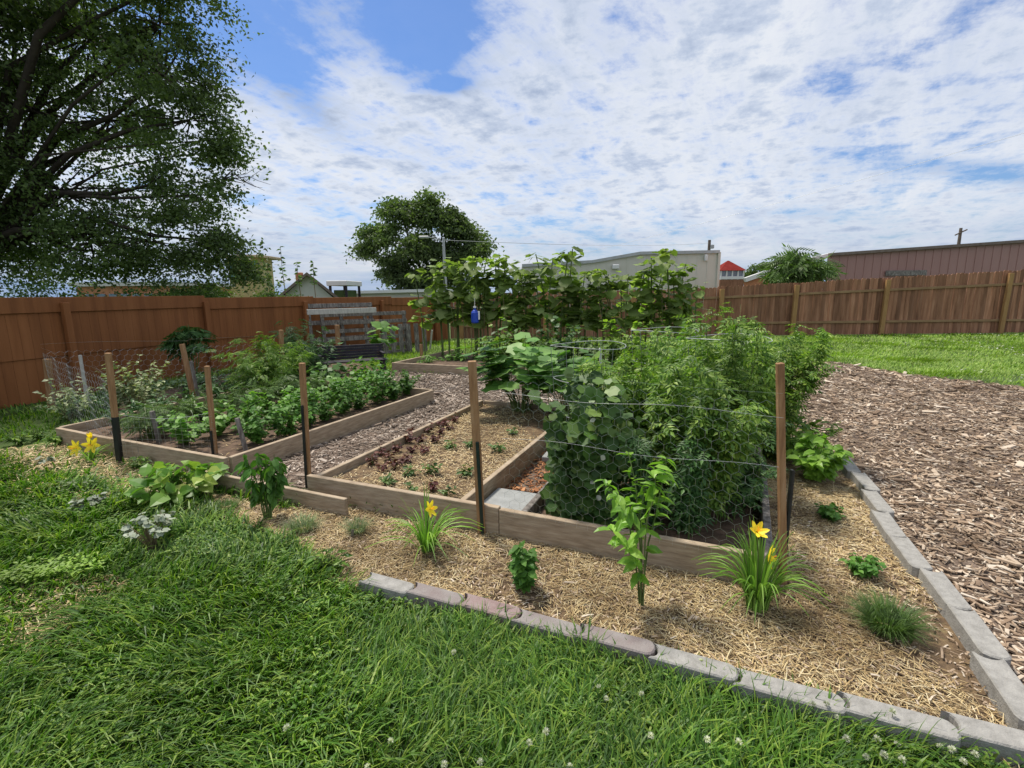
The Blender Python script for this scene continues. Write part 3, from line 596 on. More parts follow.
def fence_right():
    t = thing('picket_fence', 'long cedar picket fence across the back with tan rails and posts', 'fence')
    a = np.array([-2.2, 17.95]); b = np.array([27., 17.55]); L = np.linalg.norm(b-a); d = (b-a)/L; nn = np.array([d[1], -d[0]])
    z0 = atY(690, 289, a[1]+(b[1]-a[1])*.28); z1 = atY(1024, 270.5, 17.65)
    k = (z1[2]-z0[2])/(z1[0]-z0[0]); ztop = lambda x: z0[2]+k*(x-z0[0]) if x > z0[0] else z0[2]+.35*k*(x-z0[0])
    ax = np.array([[d[0], d[1], 0], [nn[0], nn[1], 0], [0, 0, 1]]); mb = MB(); w = .142; n_ = int(L/(w+.006))
    for i in range(n_):
        s = a+d*(L*(i+.5)/n_); zt = ztop(s[0])+U(-.02, .025); r = U(-.010, .010); dz = .035; c = .03; hw = w/2-.001*0
        base = np.array([[-hw, 0], [hw, 0], [hw, zt-dz], [hw-c, zt], [-hw+c, zt], [-hw, zt-dz]]); base[:, 0] += r*base[:, 1]*.6
        off = U(-.004, .004); V = []
        for y in (-.009+off, .009+off):
            for p in base: V.append([s[0]+d[0]*p[0]+nn[0]*y, s[1]+d[1]*p[0]+nn[1]*y, p[1]+.02])
        mb.add(V, [np.array([[5, 4, 3, 2, 1, 0], [6, 7, 8, 9, 10, 11]]), np.array([[j, (j+1) % 6, 6+(j+1) % 6, 6+j] for j in range(6)])])
    obj('pickets', mb, M['cedar'], t)
    xs = np.arange(-2.1, 27, 3.0); xs = [-1.8, 1.2, 4.3, 7.4, 10.0, 13.15, 17.35, 20.4, 23.5, 26.5]
    for x0, x1 in zip(xs[:-1], xs[1:]):
        for fr in (.25, .78):
            mb = MB(); p0 = np.array([x0, a[1]+(b[1]-a[1])*(x0-a[0])/(b[0]-a[0])]); p1 = np.array([x1, a[1]+(b[1]-a[1])*(x1-a[0])/(b[0]-a[0])]); za, zb = ztop(x0)*fr+.03, ztop(x1)*fr+.03
            if fr < .5: za, zb = .47, .47
            c = (p0+p1)/2; dv = np.array([p1[0]-p0[0], p1[1]-p0[1], zb-za]); l = np.linalg.norm(dv); dv /= l; up = np.cross(np.array([nn[0], nn[1], 0]), dv)
            mb.bev([c[0]+nn[0]*.035, c[1]+nn[1]*.035, (za+zb)/2], (l-.006, .045, .085), np.array([dv, [nn[0], nn[1], 0], -up]), .004); obj('rail', mb, M['rail'], t)
    for x in xs:
        y = a[1]+(b[1]-a[1])*(x-a[0])/(b[0]-a[0]); zt = ztop(x)-.06; mb = MB(); mb.bev([0, 0, zt/2], (.15, .09, zt), None, .006)
        o = obj('post', mb, M['post'], t, loc=(x, y-.115, 0)); o.rotation_euler[1] = .02
fence_left(); fence_right()

# ------------------------------------------------------------------ wire mesh
def wires(label, pts, z0, z1, kind, cell=.05, r=.0008, zg=None, mname='wire'):
    """netting along a ground polyline"""
    t = thing('wire_netting', label, 'wire fence', (0, 0, 0)); mb = MB(); pts = [np.asarray(p)[:2] for p in pts]; S = []
    tot = 0
    for a, b in zip(pts[:-1], pts[1:]):
        d = b-a; L = np.linalg.norm(d); d /= L
        P = lambda s, z: [a[0]+d[0]*s+.012*sin(s*7+z*3)*-d[1], a[1]+d[1]*s+.012*sin(s*7+z*3)*d[0], z+.012*sin(s*2.2+1)]
        if kind == 'grid':
            for z in np.arange(z0, z1+.001, cell):
                for s in np.arange(0, L-.001, .2): S.append((P(s, z), P(min(L, s+.2), z)))
            for s in np.arange(0, L, cell*1.): S.append((P(s, z0), P(s, z1)))
        else:
            c = cell; nx = int(L/c); nz = int((z1-z0)/(c*.8))
            for j in range(nz):
                zz = z0+j*c*.8
                for i in range(nx):
                    s = (i+.5*(j % 2))*c
                    S.append((P(s, zz), P(s+c/2, zz+c*.3))); S.append((P(s+c/2, zz+c*.3), P(s+c, zz))); S.append((P(s, zz), P(s, zz-c*.5+ c*0.0)))
            for z in (z0-.02, z1): 
                for s in np.arange(0, L-.001, .2): S.append((P(s, z), P(min(L, s+.2), z)))
    S = np.array(S); A, B = S[:, 0], S[:, 1]; d = nrm(B-A); x = nrm(np.cross(d, [.3, .8, .5])); y = np.cross(d, x); V = []
    for E_ in (A, B):
        for k in range(3): V.append(E_+r*(cos(k*2.094)*x+sin(k*2.094)*y))
    V = np.stack(V, 1); off = (np.arange(len(S))*6)[:, None, None]
    mb.add(V.reshape(-1, 3), [(np.array([[[0, 1, 4, 3], [1, 2, 5, 4], [2, 0, 3, 5]]])+off).reshape(-1, 4)]); obj('netting', mb, M[mname], t); return t
M['wiredim'] = solid('weathered_wire', [(.20, .22, .2), (.34, .37, .35)], .5, 20, metal=.4)
wires('galvanised wire netting in front of the cucumber and tomatoes', [W(-1.22, 2.775), W(.32, 2.755)], .22, 1.12, 'hex', .07, .0006)
wires('welded wire mesh in front of the left bed between two stakes', [at(121, 462)+[.03, -.03, 0], at(217, 462)+[.02, -.03, 0]], .05, .5, 'grid', .06, .001)
wires('thin wire netting around the back of the left bed by the fence', [at(52, 408), at(88, 404), at(196, 399), at(283, 390)], .08, .95, 'hex', .10, .0011, mname='wire')
wires('loose wire netting between the front stakes of the left bed', [at(52, 408), at(120, 462)], .08, .9, 'hex', .10, .0010, mname='wire')
for lab, z_ in (('upper horizontal wire strand crossing in front of the tomatoes', 1.0), ('lower horizontal wire strand crossing in front of the tomatoes', .72)):
    s = np.linspace(0, 1, 16)[:, None]; P_ = W(-1.22, 2.765, z_)+(W(.33, 2.745, z_)-W(-1.22, 2.765, z_))*s; P_[:, 2] += .012*np.sin(s[:, 0]*9+z_*8); mb = MB(); mb.tube(P_, .0007, 4); obj('wire_strand', mb, M['wire'], label=lab, cat='wire')
for lab, A, B, sag in (('thin wire strand from the second stake over the left greens', (130, 460, .47), (216, 461, .30), .05),):
    a = at(A[0], A[1]); b = at(B[0], B[1]); a[2] = A[2]; b[2] = B[2]+.2; s = np.linspace(0, 1, 12)[:, None]; P_ = a+(b-a)*s; P_[:, 2] -= sag*4*(s*(1-s))[:, 0]
    mb = MB(); mb.tube(P_, .0015, 4); obj('wire_strand', mb, M['wire'], label=lab, cat='wire')
def cage(label, c, r, h, n=6, rw=.0028, nr=4):
    t = thing('tomato_cage', label, 'tomato cage', tuple(c), 'wire tomato cages'); mb = MB(); a = np.linspace(0, 2*pi, 25)
    for k in range(nr):
        z = h*(1-k*.27); rr = r*(1-.08*k); mb = MB(); mb.tube(np.stack([rr*np.cos(a), rr*np.sin(a), z+.012*np.sin(a*2+k)], -1), rw, 5, False); obj('ring', mb, M['wire'], t)
    for k in range(n):
        b = 2*pi*k/n; mb = MB(); mb.tube([[r*.75*cos(b), r*.75*sin(b), 0], [r*cos(b), r*sin(b), h]], rw*.9, 4); obj('upright', mb, M['wiredim'], t)
c = atY(588, 345, 4.5); cage('wide galvanised tomato cage ring showing above the squash leaves', (c[0], c[1], 0), .34, c[2])
c = atY(664, 330, 5.2); cage('tomato cage sticking out above the middle of the tomato mass', (c[0], c[1], 0), .34, c[2])
c = atY(728, 338, 4.0); cage('tomato cage nearest the right corner stake', (c[0], c[1], 0), .32, c[2])

# ------------------------------------------------------------------ plants
def plant(name, label, cat, loc, h, r, nst, nlf, tpl, ls, lm, sm='stem', start=.15, wid=1., upb=.6, group=None, lean=.5, stemr=.004, petiole=.0, hmin=.6, dz=(-.5, .4), sag=0., seed=None, part='leaves', top_only=False, seg=6, dens_top=1., base_r=.15):
    """stems fan out from the base; leaves sit along them"""
    t = thing(name, label, cat, tuple(loc), group, rz=0.); S = MB(); Lm = MB(); Pp = []; Dd = []
    for i in range(nst):
        a = U(0, 2*pi); rr = r*math.sqrt(U(0.02, 1)); hh = h*U(hmin, 1)*(1-.25*(rr/r)**2); b0 = np.array([cos(a), sin(a), 0])*r*base_r*U(); e = np.array([cos(a)*rr, sin(a)*rr, hh])
        s = np.linspace(0, 1, seg)[:, None]; P_ = b0+(e-b0)*np.c_[s**(1+lean), s**(1+lean), s**.85]; P_ += np.c_[U(-1, 1, (seg, 2))*.03*h*s, 0*s]
        if sag: P_[:, 2:] -= sag*h*s**3
        S.tube(P_, np.linspace(stemr, stemr*.35, seg), 5)
        m = max(1, int(nlf/nst)); tt = start+(1-start)*U(0, 1, m)**(1/dens_top); P2_ = np.stack([np.interp(tt, s[:, 0], P_[:, k]) for k in range(3)], -1)
        az = U(0, 2*pi, m); d = np.stack([np.cos(az), np.sin(az), U(*dz, m)], -1); out = nrm(P2_*[1, 1, .0]+1e-4); d = nrm(d+out*.7)
        Pp.append(P2_+d*petiole*U(.3, 1, m)[:, None]); Dd.append(d)
        if petiole > .03:
            for p, q in zip(P2_, Pp[-1]): S.tube([p, q], stemr*.35, 3, False)
    P_ = np.concatenate(Pp); d = np.concatenate(Dd); N = len(P_); P_[:, 2] = np.maximum(P_[:, 2], .02)
    up = np.array([0, 0, 1.])*upb+U(-.6, .6, (N, 3))*(1.1-upb)+nrm(P_*[1, 1, 0]+1e-5)*.25
    Lm.inst(tpl, P_, d, up, ls*U(.55, 1.25, N), wid)
    obj('stems', S, M[sm], t); obj(part, Lm, M[lm], t, any(tpl is q_ for q_ in (LOB, HRT, RND)))
    return t
# ---- right bed tomatoes
gt = 'tomato plants in the right bed'
TP = [((-.55, 3.55), 1.12, .42, 'tomato', 'tomato plant just behind the cucumber vine'), ((-.05, 3.42), 1.18, .36, 'tomato', 'front tomato plant beside the right corner stake'), ((-.35, 4.15), 1.2, .48, 'tomato', 'feathery tomato plant in the middle of the mass'),
      ((.1, 4.2), 1.36, .42, 'tomato', 'tall tomato plant leaning out over the straw on the right'), ((-.8, 4.6), 1.1, .45, 'tomato', 'tomato plant under the wide cage ring'), ((-.1, 4.9), 1.4, .5, 'tomato', 'tomato plant at the far centre of the right bed'),
      ((.38, 5.3), 1.45, .58, 'tomato', 'tallest tomato plant, far right, against the picket fence')]
for (u, v), h, r, m, lab in TP:
    plant('tomato_plant', lab, 'tomato plant', W(u, v, .1), h*1.07, r*1.05, 30, 1400 if v < 4.5 else 1150 if v < 5.3 else 1900, TOM, .125, m, group=gt, lean=.15, start=.08, stemr=.006, upb=.55, base_r=.6, hmin=.58, dens_top=1.7)
# darker green foliage low at the netting
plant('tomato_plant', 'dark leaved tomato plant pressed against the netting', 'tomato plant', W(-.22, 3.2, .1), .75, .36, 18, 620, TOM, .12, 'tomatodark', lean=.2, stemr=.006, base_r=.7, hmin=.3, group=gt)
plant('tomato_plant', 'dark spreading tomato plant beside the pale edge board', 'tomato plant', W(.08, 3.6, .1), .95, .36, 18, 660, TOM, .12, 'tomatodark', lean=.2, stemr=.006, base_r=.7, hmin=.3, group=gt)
plant('tomato_plant', 'shaded tomato foliage behind the basil bush', 'tomato plant', W(.6, 5.2, .0), .7, .36, 16, 460, TOM, .15, 'tomato', lean=.3, stemr=.006, base_r=.6, hmin=.3, group=gt)
# cucumber vine: hanging curtain of broad leaves
def cucumber():
    t = thing('cucumber_vine', 'dark cucumber vine climbing the netting at the left of the right bed', 'vine', tuple(W(-.76, 3.06, .1))); S = MB(); L = MB(); Fl = MB(); P_ = []
    for i in range(16):
        x = U(-.24, .30); n_ = 9; s = np.linspace(0, 1, n_); h = U(.75, 1.12)*(1-.3*abs(x)/.34); c = np.stack([x*.6+.4*x*s+.05*np.sin(s*9+i), -.03+U(-.1, .18)*s, h*s], -1); c[:, :2] = np.stack([c[:, 0]*.923+c[:, 1]*.384, -c[:, 0]*.384+c[:, 1]*.923], -1)
        S.tube(c, .003, 4); k = 60; tt = U(.02, 1, k); P_.append(np.stack([np.interp(tt, s, c[:, j]) for j in range(3)], -1))
    P_ = np.concatenate(P_); N = len(P_); az = U(0, 2*pi, N); d = np.stack([np.cos(az)*.6, np.sin(az)*.6-.25, U(-.9, .1, N)], -1); P_ = P_+nrm(d)*.05
    L.inst(LOB, P_, d, np.array([.0, -.75, .55])+U(-.5, .5, (N, 3)), U(.045, .10, N), 1.05); obj('stems', S, M['stem'], t); obj('leaves', L, M['cucumber'], t, True)
    k = rng.integers(0, N, 16); Fl.inst(RND, P_[k]+[0, -.05, .0], rdir(16), [0, -1, .4], .035); obj('flowers', Fl, M['whitepetal'], t)
    k = rng.integers(0, N, 14)
    for p in P_[k]: G = MB(); G.tube([p, p+[U(-.01, .01), -.01, -.05], p+[U(-.02, .02), 0, -.11]], [.006, .009, .004], 5); obj('cucumber', G, M['fruit'], t)
cucumber()
# squash
plant('squash_plant', 'big leaved bright squash plant behind the red mulch path', 'squash plant', W(-2.25, 5.7, .12), 1.12, .7, 44, 230, LOB, .22, 'squash', start=.6, stemr=.007, petiole=.03, upb=.85, lean=.3, dz=(-.2, .3), group='squash plants', hmin=.5)
plant('squash_plant', 'squash plant with yellow blossom nearer the cucumber vine', 'squash plant', W(-1.5, 5.3, .12), .95, .5, 30, 130, LOB, .18, 'squash', start=.7, stemr=.007, petiole=.03, upb=.8, lean=.3, dz=(-.2, .3), group='squash plants', hmin=.4)
plant('squash_plant', 'far squash plant behind the others, next to the cage ring', 'squash plant', W(-1.7, 6.3, .1), .9, .65, 28, 130, LOB, .20, 'squash', start=.7, stemr=.007, petiole=.03, upb=.8, lean=.3, dz=(-.2, .3), group='squash plants', hmin=.4)
plant('melon_vine', 'leafy melon vine between squash and tomatoes, below the cage ring', 'vine', W(-.95, 5.0, .1), .95, .5, 28, 360, LOB, .12, 'tomato', start=.1, stemr=.005, upb=.7, lean=.3, hmin=.4)
# ---- tall leafy row
protos = []
row = np.linspace(0, 1, 48)
hts = [2.2, 2.35, 2.25, 2.35, 2.45, 2.5, 2.35, 2.65, 2.15, 2.0, 2.05, 2.1, 2.45, 2.5, 2.1, 2.0, 2.05, 1.95, 2.1, 1.9, 2.0, 2.1, 2.0, 2.55, 2.2, 2.05, 1.9]
for i in range(5):
    t = thing('tall_sunflower', 'tall unopened sunflower plant with bare lower stem in the back row', 'sunflower', (0, 0, 0), 'tall unopened sunflowers in the back bed'); S = MB(); L = MB(); n_ = 7; s = np.linspace(0, 1, n_)
    dx, dy = U(-.12, .12, 2); c = np.stack([dx*s**2, dy*s**2, s], -1); S.tube(c, np.linspace(.011, .005, n_), 5)
    k = 36; tt = np.concatenate([U(.36, .98, k-5), U(.93, 1, 5)]); p = np.stack([np.interp(tt, s, c[:, j]) for j in range(3)], -1); az = U(0, 2*pi, k); d = np.stack([np.cos(az), np.sin(az), U(-1., .4, k)], -1)
    q = p+np.stack([np.cos(az), np.sin(az), .4+0*az], -1)*U(.03, .09, k)[:, None]; L.inst(HRT, q, d, np.array([0, 0, 1.])+U(-.35, .35, (k, 3)), np.where(tt > .92, .09, U(.09, .16, k))*(1.05-.25*tt), 1.05)
    obj('stem', S, M['stem'], t); obj('leaves', L, M['sunfl'], t, True); protos.append(t)
for i, f in enumerate(row):
    a = np.array([-1.95, 12.3]); b = np.array([3.9, 10.9]); p = a+(b-a)*f+U(-.22, .22, 2); sc = hts[int(i*26/47)]*U(.9, 1.04)/1.04
    z = (float(atY(0, 0, 1)[0])*0)
    if i < 5: o = protos[i]; o.location = (p[0], p[1], .08); o.scale = (sc*1.,)*2+(sc,)
    else:
        o = dup(protos[i % 5], (p[0], p[1], .08), U(0, 6.28), 1.); o.scale = (sc*1.,)*2+(sc,)
# thin dry stalks and beans among them
for i in range(26):
    f = U(); p = np.array([-1.6, 12.0])+np.array([5.4, -1.3])*f+U(-.3, .3, 2); h = U(.9, 1.9)
    mb = MB(); mb.tube([[0, 0, 0], [U(-.05, .05), U(-.05, .05), h*.5], [U(-.15, .15), U(-.1, .1), h]], [.009, .007, .004], 5)
    obj('dry_stalk', mb, M['drystem'] if i % 3 else M['stem'], loc=(p[0], p[1], .08), label='bare upright stalk among the tall sunflowers', cat='stalk', group='bare stalks in the back bed')
for i, (x, y, h, r, m, lab) in enumerate([(625, 375, 1.15, .7, 'lime', 'yellow-green climbing bean plant among the tall row'), (560, 372, 1.0, .5, 'tomatodark', 'dark bushy plant among the tall row stems'), (505, 372, .9, .5, 'tomato', 'green bushy plant below the sunflower stems'), (670, 375, 1.1, .6, 'bean', 'green bean plant at the right of the tall row')]):
    plant('bean_plant', lab, 'bean plant', at(x, y), h*1.35, r, 14, 240, HRT, .10, m, lean=.1, start=.2, hmin=.5)
# ---- blue hanging bottle
g = at(474, 362, 0); p = atY(475, 316, 11.2); t = thing('bottle_feeder', 'bright blue and white bottle hanging in the tall plants', 'bottle', (p[0], p[1], p[2])); t.scale = (.72,)*3
mb = MB(); a = [(.0, -.22), (.10, -.22), (.12, -.18), (.12, .10), (.08, .16), (.04, .20), (.04, .25), (0, .25)]; mb.tube([[0, 0, z] for r_, z in a[1:-1]], [r_ for r_, z in a[1:-1]], 12); obj('body', mb, M['blueplastic'], t)
mb = MB(); mb.tube([[0, 0, .25], [0, 0, .30]], .05, 10); obj('cap', mb, M['pvc'], t)
mb = MB(); mb.bev([.125, -.05, .02], (.06, .02, .26), None, .004); obj('handle', mb, M['pvc'], t)
mb = MB(); mb.tube([[0, 0, .3], [.0, 0, .55]], .008, 4); obj('cord', mb, M['pvc'], t)
# ---- left bed rows
def rowplants(name, cat, group, pts, h, r, nst, nl, tpl, ls, m, labs, **k):
    for i, p in enumerate(pts):
        if i < 2: t = plant(name, labs if isinstance(labs, str) else labs[i], cat, p, h, r, nst, nl, tpl, ls, m, group=group, **k); rowplants.l = (rowplants.l+[t])[-2:]
        else: t = dup(rowplants.l[i % 2], tuple(p), U(0, 6.28), U(.85, 1.12), labs if isinstance(labs, str) else labs[i])
rowplants.l = []
rowplants('pepper_plant', 'pepper plant', 'dark pepper plants in the front row of the left bed', [W(-4.42+.03*sin(i), 3.62+i*.335, .09) for i in range(9)], .46, .30, 18, 360, OV, .07, 'pepper', 'bushy dark green pepper plant in the right row of the left bed', wid=1.5, hmin=.5, lean=.2, start=.1)
rowplants('bean_bush', 'bean plant', 'bright bean bushes in the left bed', [W(-5.1+.04*cos(i*2), 3.3+i*.37, .09) for i in range(9)], .42, .32, 18, 340, HRT, .065, 'bean', 'bright green bean bush in the second row of the left bed', hmin=.5, lean=.3, start=.15, wid=.95)
rowplants('carrot_tuft', 'carrot plant', 'feathery carrot tops in the left bed', [W(-5.75+.05*cos(i*2), 3.35+i*.33, .09) for i in range(9)], .42, .28, 40, 90, FRN, .20, 'shrubleaf', 'feathery carrot top in the third row of the left bed', hmin=.6, lean=.5, start=.45)
rowplants('herb_clump', 'herb', 'low herbs along the back of the left bed', [W(-6.5+.1*cos(i*2), 3.5+i*.42, .09) for i in range(7)], .4, .3, 20, 190, OV, .08, 'tomatodark', 'dark low herb clump in the back row of the left bed', hmin=.5, lean=.4, start=.2)
rowplants('weed_clump', 'plant', 'low greens between the left bed and the fence', [at(x, y) for x, y in ((110, 412), (150, 402), (190, 396), (230, 396), (75, 418), (205, 388), (135, 395))], .42, .42, 22, 200, OV, .09, 'bluegreen', 'low grey-green plant between the left bed and the brown fence', hmin=.4, lean=.4, start=.1)
plant('variegated_shrub', 'silvery cream-edged shrub inside the wire netting at the left', 'shrub', at(138, 414), .92, .46, 30, 900, OVS, .075, 'varieg', sm='drystem', lean=.2, start=.15, hmin=.45, wid=1.3)
plant('variegated_shrub', 'small pale shrub beside the white stake', 'shrub', at(72, 420), .72, .36, 20, 420, OVS, .07, 'varieg', sm='drystem', lean=.2, hmin=.4, wid=1.3)
plant('ferny_bush', 'large feathery green bush in front of the brown fence', 'bush', at(270, 400), 1.15, .68, 50, 1500, FRN, .17, 'tomato', lean=.25, start=.12, hmin=.45)
plant('ferny_bush', 'rounded feathery bush peeping above the large one', 'bush', at(300, 383), 1.3, .75, 40, 900, FRN, .19, 'tomatodark', lean=.25, start=.12, hmin=.45)
plant('flower_bush', 'blue-green bush just left of the black bench', 'bush', at(320, 372), .75, .75, 34, 700, OVS, .13, 'bluegreen', lean=.3, hmin=.45)
plant('squash_hill', 'yellowing leafy plant in front of the black bench', 'plant', at(330, 388), .5, .5, 24, 240, LOB, .13, 'squash', lean=.3, hmin=.45)
plant('dahlia_bush', 'dark bush at the far corner of the left bed', 'bush', at(372, 388), .62, .42, 22, 320, OV, .12, 'pepper', lean=.3, hmin=.45, wid=1.5)
plant('castor_plant', 'dark palm-like plant with drooping leaves against the brown fence', 'plant', at(196, 384), 1.2, .30, 12, 60, PLM, .34, 'tomatodark', start=.8, lean=.3, hmin=.75, wid=1.1, dz=(-.6, .1), stemr=.012)
rowplants('leafy_clump', 'plant', 'leafy clumps under the tall sunflowers', [W(u, 9.5+.4*(i % 3), .08) for i, u in enumerate(np.arange(-4.4, .9, .36))], .85, .34, 16, 150, OV, .15, 'shrubleaf', 'green leafy clump under the tall sunflowers in the back bed', hmin=.5, wid=1.3)
rowplants('green_seedling', 'plant', 'low bright greens in the back bed', [at(x, y) for x, y in ((427, 366), (447, 364), (462, 364), (478, 363), (455, 360))], .3, .28, 14, 90, OV, .12, 'bean', 'low bright green plant in the back bed', hmin=.5)
plant('okra_seedling', 'young broad-leaved plant climbing the tan stake by the bench', 'plant', at(384, 361), 1.15, .35, 5, 34, HRT, .24, 'bean', start=.45, hmin=.8, lean=.1)
# ---- middle bed seedlings
red = [(413, 433), (429, 432), (443, 425), (455, 421), (412, 451), (397, 450), (405, 462), (382, 453), (382, 470), (433, 489), (420, 441), (441, 433), (424, 452), (372, 463), (395, 468), (408, 441), (436, 441), (450, 429), (390, 458)]
rowplants('red_seedling', 'seedling', 'dark red seedlings in the middle bed', [at(x, y+2, .13) for x, y in red], .12, .06, 7, 40, OV, .045, 'redleaf', 'small dark red leaved seedling in the straw of the middle bed', wid=1.5, hmin=.5, stemr=.002)
grn = [(450, 447), (497, 450), (513, 433), (432, 473), (467, 474), (413, 491), (388, 483), (449, 496), (410, 474), (470, 446)]
rowplants('green_seedling', 'seedling', 'small green seedlings in the middle bed', [at(x, y+2, .13) for x, y in grn], .11, .07, 7, 44, OV, .05, 'shrubleaf', 'small pale green seedling in the straw of the middle bed', wid=1.3, hmin=.5, stemr=.002)
# ---- daylilies
def daylily(label, loc, h, n, fl, r=.28):
    t = thing('daylily', label, 'daylily', tuple(loc), 'yellow daylilies'); mb = MB(); N = n; az = U(0, 2*pi, N); b = np.stack([np.cos(az), np.sin(az), 0*az], -1)*.055*U(.2, 1, N)[:, None]
    TPL = []; S = np.linspace(0, 1, 8)
    for i in range(N):
        L_ = h*U(.6, 1.15); o = U(.25, 1.3)*r; w_ = U(-.5, .5); dv = b[i]/np.linalg.norm(b[i]); sd_ = np.array([-dv[1], dv[0], 0]); w = .011*U(.8, 1.3)
        s = S[:, None]; c = b[i]+dv*o*s**1.7+np.array([0, 0, 1.])*(L_*(s-.55*(o/r)*s**2.6)); wv = (w*(1-.9*s**2.5)*.5)
        V = np.stack([c+sd_*wv, c+np.array([0, 0, -.003]), c-sd_*wv], 1).reshape(-1, 3); Q = []
        for k in range(7): Q += [[3*k, 3*k+1, 3*k+4, 3*k+3], [3*k+1, 3*k+2, 3*k+5, 3*k+4]]
        mb.add(V, [np.array(Q)])
    obj('leaves', mb, M['lilyleaf'], t, True)
    for (p, d, s_, op) in fl:
        p = np.array(p, float); St = MB(); St.tube([[0, 0, 0], p*[.4, .4, .7], p], [.004, .0035, .003], 5); fo = obj('flower_stalk', St, M['stem'], t)
        d = nrm(d); Fm = MB(); x = nrm(np.cross(d, [.1, .2, 1])); y = np.cross(d, x)
        PT = (A_([0, .10, 0], [0, -.10, 0], [.45, .26, .0], [.45, 0, -.06], [.45, -.26, 0], [.85, .16, .03], [.85, 0, 0], [.85, -.16, .03], [1.05, 0, .0]), [np.array([[0, 1, 3, 2]]), np.array([[1, 4, 3]]), np.array([[2, 3, 6, 5], [3, 4, 7, 6]]), np.array([[5, 6, 8], [6, 7, 8]])])
        for k in range(6):
            a = k*pi/3; o = cos(a)*x+sin(a)*y; Fm.inst(PT, [p+o*.004], [nrm(d*(1.-op)+o*op)], [-o*1.+d*.6], s_, 1.)
        obj('flower', Fm, M['yellow'], fo)
        Sm = MB()
        for k in range(5): Sm.tube([p, p+d*s_*.4+x*.004*cos(k)+y*.004*sin(k), p+d*s_*.62+x*.012*cos(k*1.3)+y*.012*sin(k*1.3)], [.0012, .001, .0022], 4)
        obj('stamens', Sm, M['squashfl'], fo)
g1 = at(427, 552); fx = lambda g, x, y, dy=0: atY(x, y, g[1]+dy)-g
daylily('daylily with one yellow flower in front of the middle bed', g1, .46, 66, [(fx(g1, 430, 509), (.6, -.3, .3), .055, .8)], .27)
g2 = at(756, 610); daylily('big daylily clump with two yellow flowers at the right corner', g2, .54, 120, [(fx(g2, 757, 532), (.1, -.6, .8), .055, .6), (fx(g2, 768, 556, -.02), (.9, -.3, -.1), .06, .75)], .23)
g3 = at(92, 461); daylily('small daylily with open yellow flowers beside the first stake at left', g3, .28, 34, [(fx(g3, 76, 448), (-.2, -1, .25), .085, .85), (fx(g3, 92, 445), (.2, -1, .3), .085, .8), (fx(g3, 91, 438), (0, -.3, 1), .06, .3)], .2)
# ---- front border plants
def stalky(name, label, cat, loc, h, r, nst, nl, ls, m, **k): return plant(name, label, cat, loc, h, r, nst, nl, OV, ls, m, **k)
stalky('pepper_plant', 'tall bright green pepper plant standing in straw before the right bed', 'pepper plant', at(641, 609), .98, .24, 7, 180, .085, 'bright', wid=1.1, start=.3, stemr=.006, hmin=.72, lean=.9, upb=.6, dz=(-.7, .3), base_r=.04, dens_top=1.5)
stalky('pepper_plant', 'small dark pepper plant in the straw near the mauve edging blocks', 'pepper plant', at(525, 590), .33, .12, 14, 260, .06, 'pepper', wid=1.6, start=.15, stemr=.004, hmin=.5, lean=.5)
plant('pepper_plant', 'drooping pepper plant with hanging leaves by the chip path end', 'pepper plant', at(268, 521), .60, .17, 8, 210, OV, .09, 'pepper', wid=1.1, start=.35, stemr=.006, hmin=.75, lean=.3, dz=(-1.8, -.6), upb=.4)
plant('broadleaf_plant', 'low plant with broad crinkled leaves in front of the left bed', 'plant', at(182, 500), .33, .32, 40, 170, OV, .14, 'broad', start=.55, stemr=.005, upb=.5, lean=.5, dz=(-.5, .7), hmin=.45, wid=1.7)
plant('basil_bush', 'bright green basil bush at the top of the right edging row', 'basil', at(817, 482), .50, .25, 22, 460, OV, .095, 'basil', start=.15, wid=1.5, hmin=.6, lean=.3)
plant('leafy_bush', 'darker leafy bush behind the bright basil', 'bush', W(.85, 5.35), .5, .34, 18, 420, OV, .08, 'tomato', start=.1, wid=1.2, hmin=.5, lean=.3)
plant('mint_plant', 'small dark mint plant below the basil bush', 'mint', at(829, 521), .14, .095, 24, 300, OV, .046, 'pepper', wid=1.6, hmin=.6, start=.02)
plant('mint_plant', 'small mint plant lower down beside the edging blocks', 'mint', at(862, 577), .15, .10, 26, 340, OV, .044, 'pepper', wid=1.6, hmin=.6, start=.02)
def needleplant(label, loc, h, r, n_, m='sage', nm='lavender_plant', cat='lavender'):
    t = thing(nm, label, cat, tuple(loc)); mb = MB(); a = U(0, 2*pi, n_); rr = r*.45*np.sqrt(U(0, 1, n_)); P_ = np.stack([rr*np.cos(a), rr*np.sin(a), 0*a+.0], -1); blades(mb, P_, h*U(.6, 1.1, n_), U(.002, .004, n_), .5, r*.6/h, a)
    k = n_//2; q = rdir(k, .05, .95)*[r*.8, r*.8, h*.75]; blades(mb, q, U(.02, .04, k), U(.003, .005, k), .4, .4); obj('foliage', mb, M[m], t)
needleplant('round lavender clump in the straw near the bottom right corner', at(887, 633), .17, .12, 1100, 'shrubleaf')
needleplant('small grey-green lavender tuft left of the middle bed daylily', at(358, 535), .14, .07, 260, 'sage')
needleplant('low grey-green lavender tuft by the end of the chip path', at(304, 533), .14, .10, 380, 'sage')
needleplant('flat green herb patch in the straw beside the drooping pepper', at(224, 512), .10, .12, 380, 'shrubleaf', 'herb_patch', 'herb')
mb = MB(); p = at(352, 540); mb.bev([0, 0, .04], (.018, .002, .09), None, .0008); o = obj('plant_label', mb, M['greywood'], loc=tuple(p), label='small grey plant tag stuck in the straw by the lavender tuft', cat='plant tag'); o.rotation_euler = (.2, .1, .3)
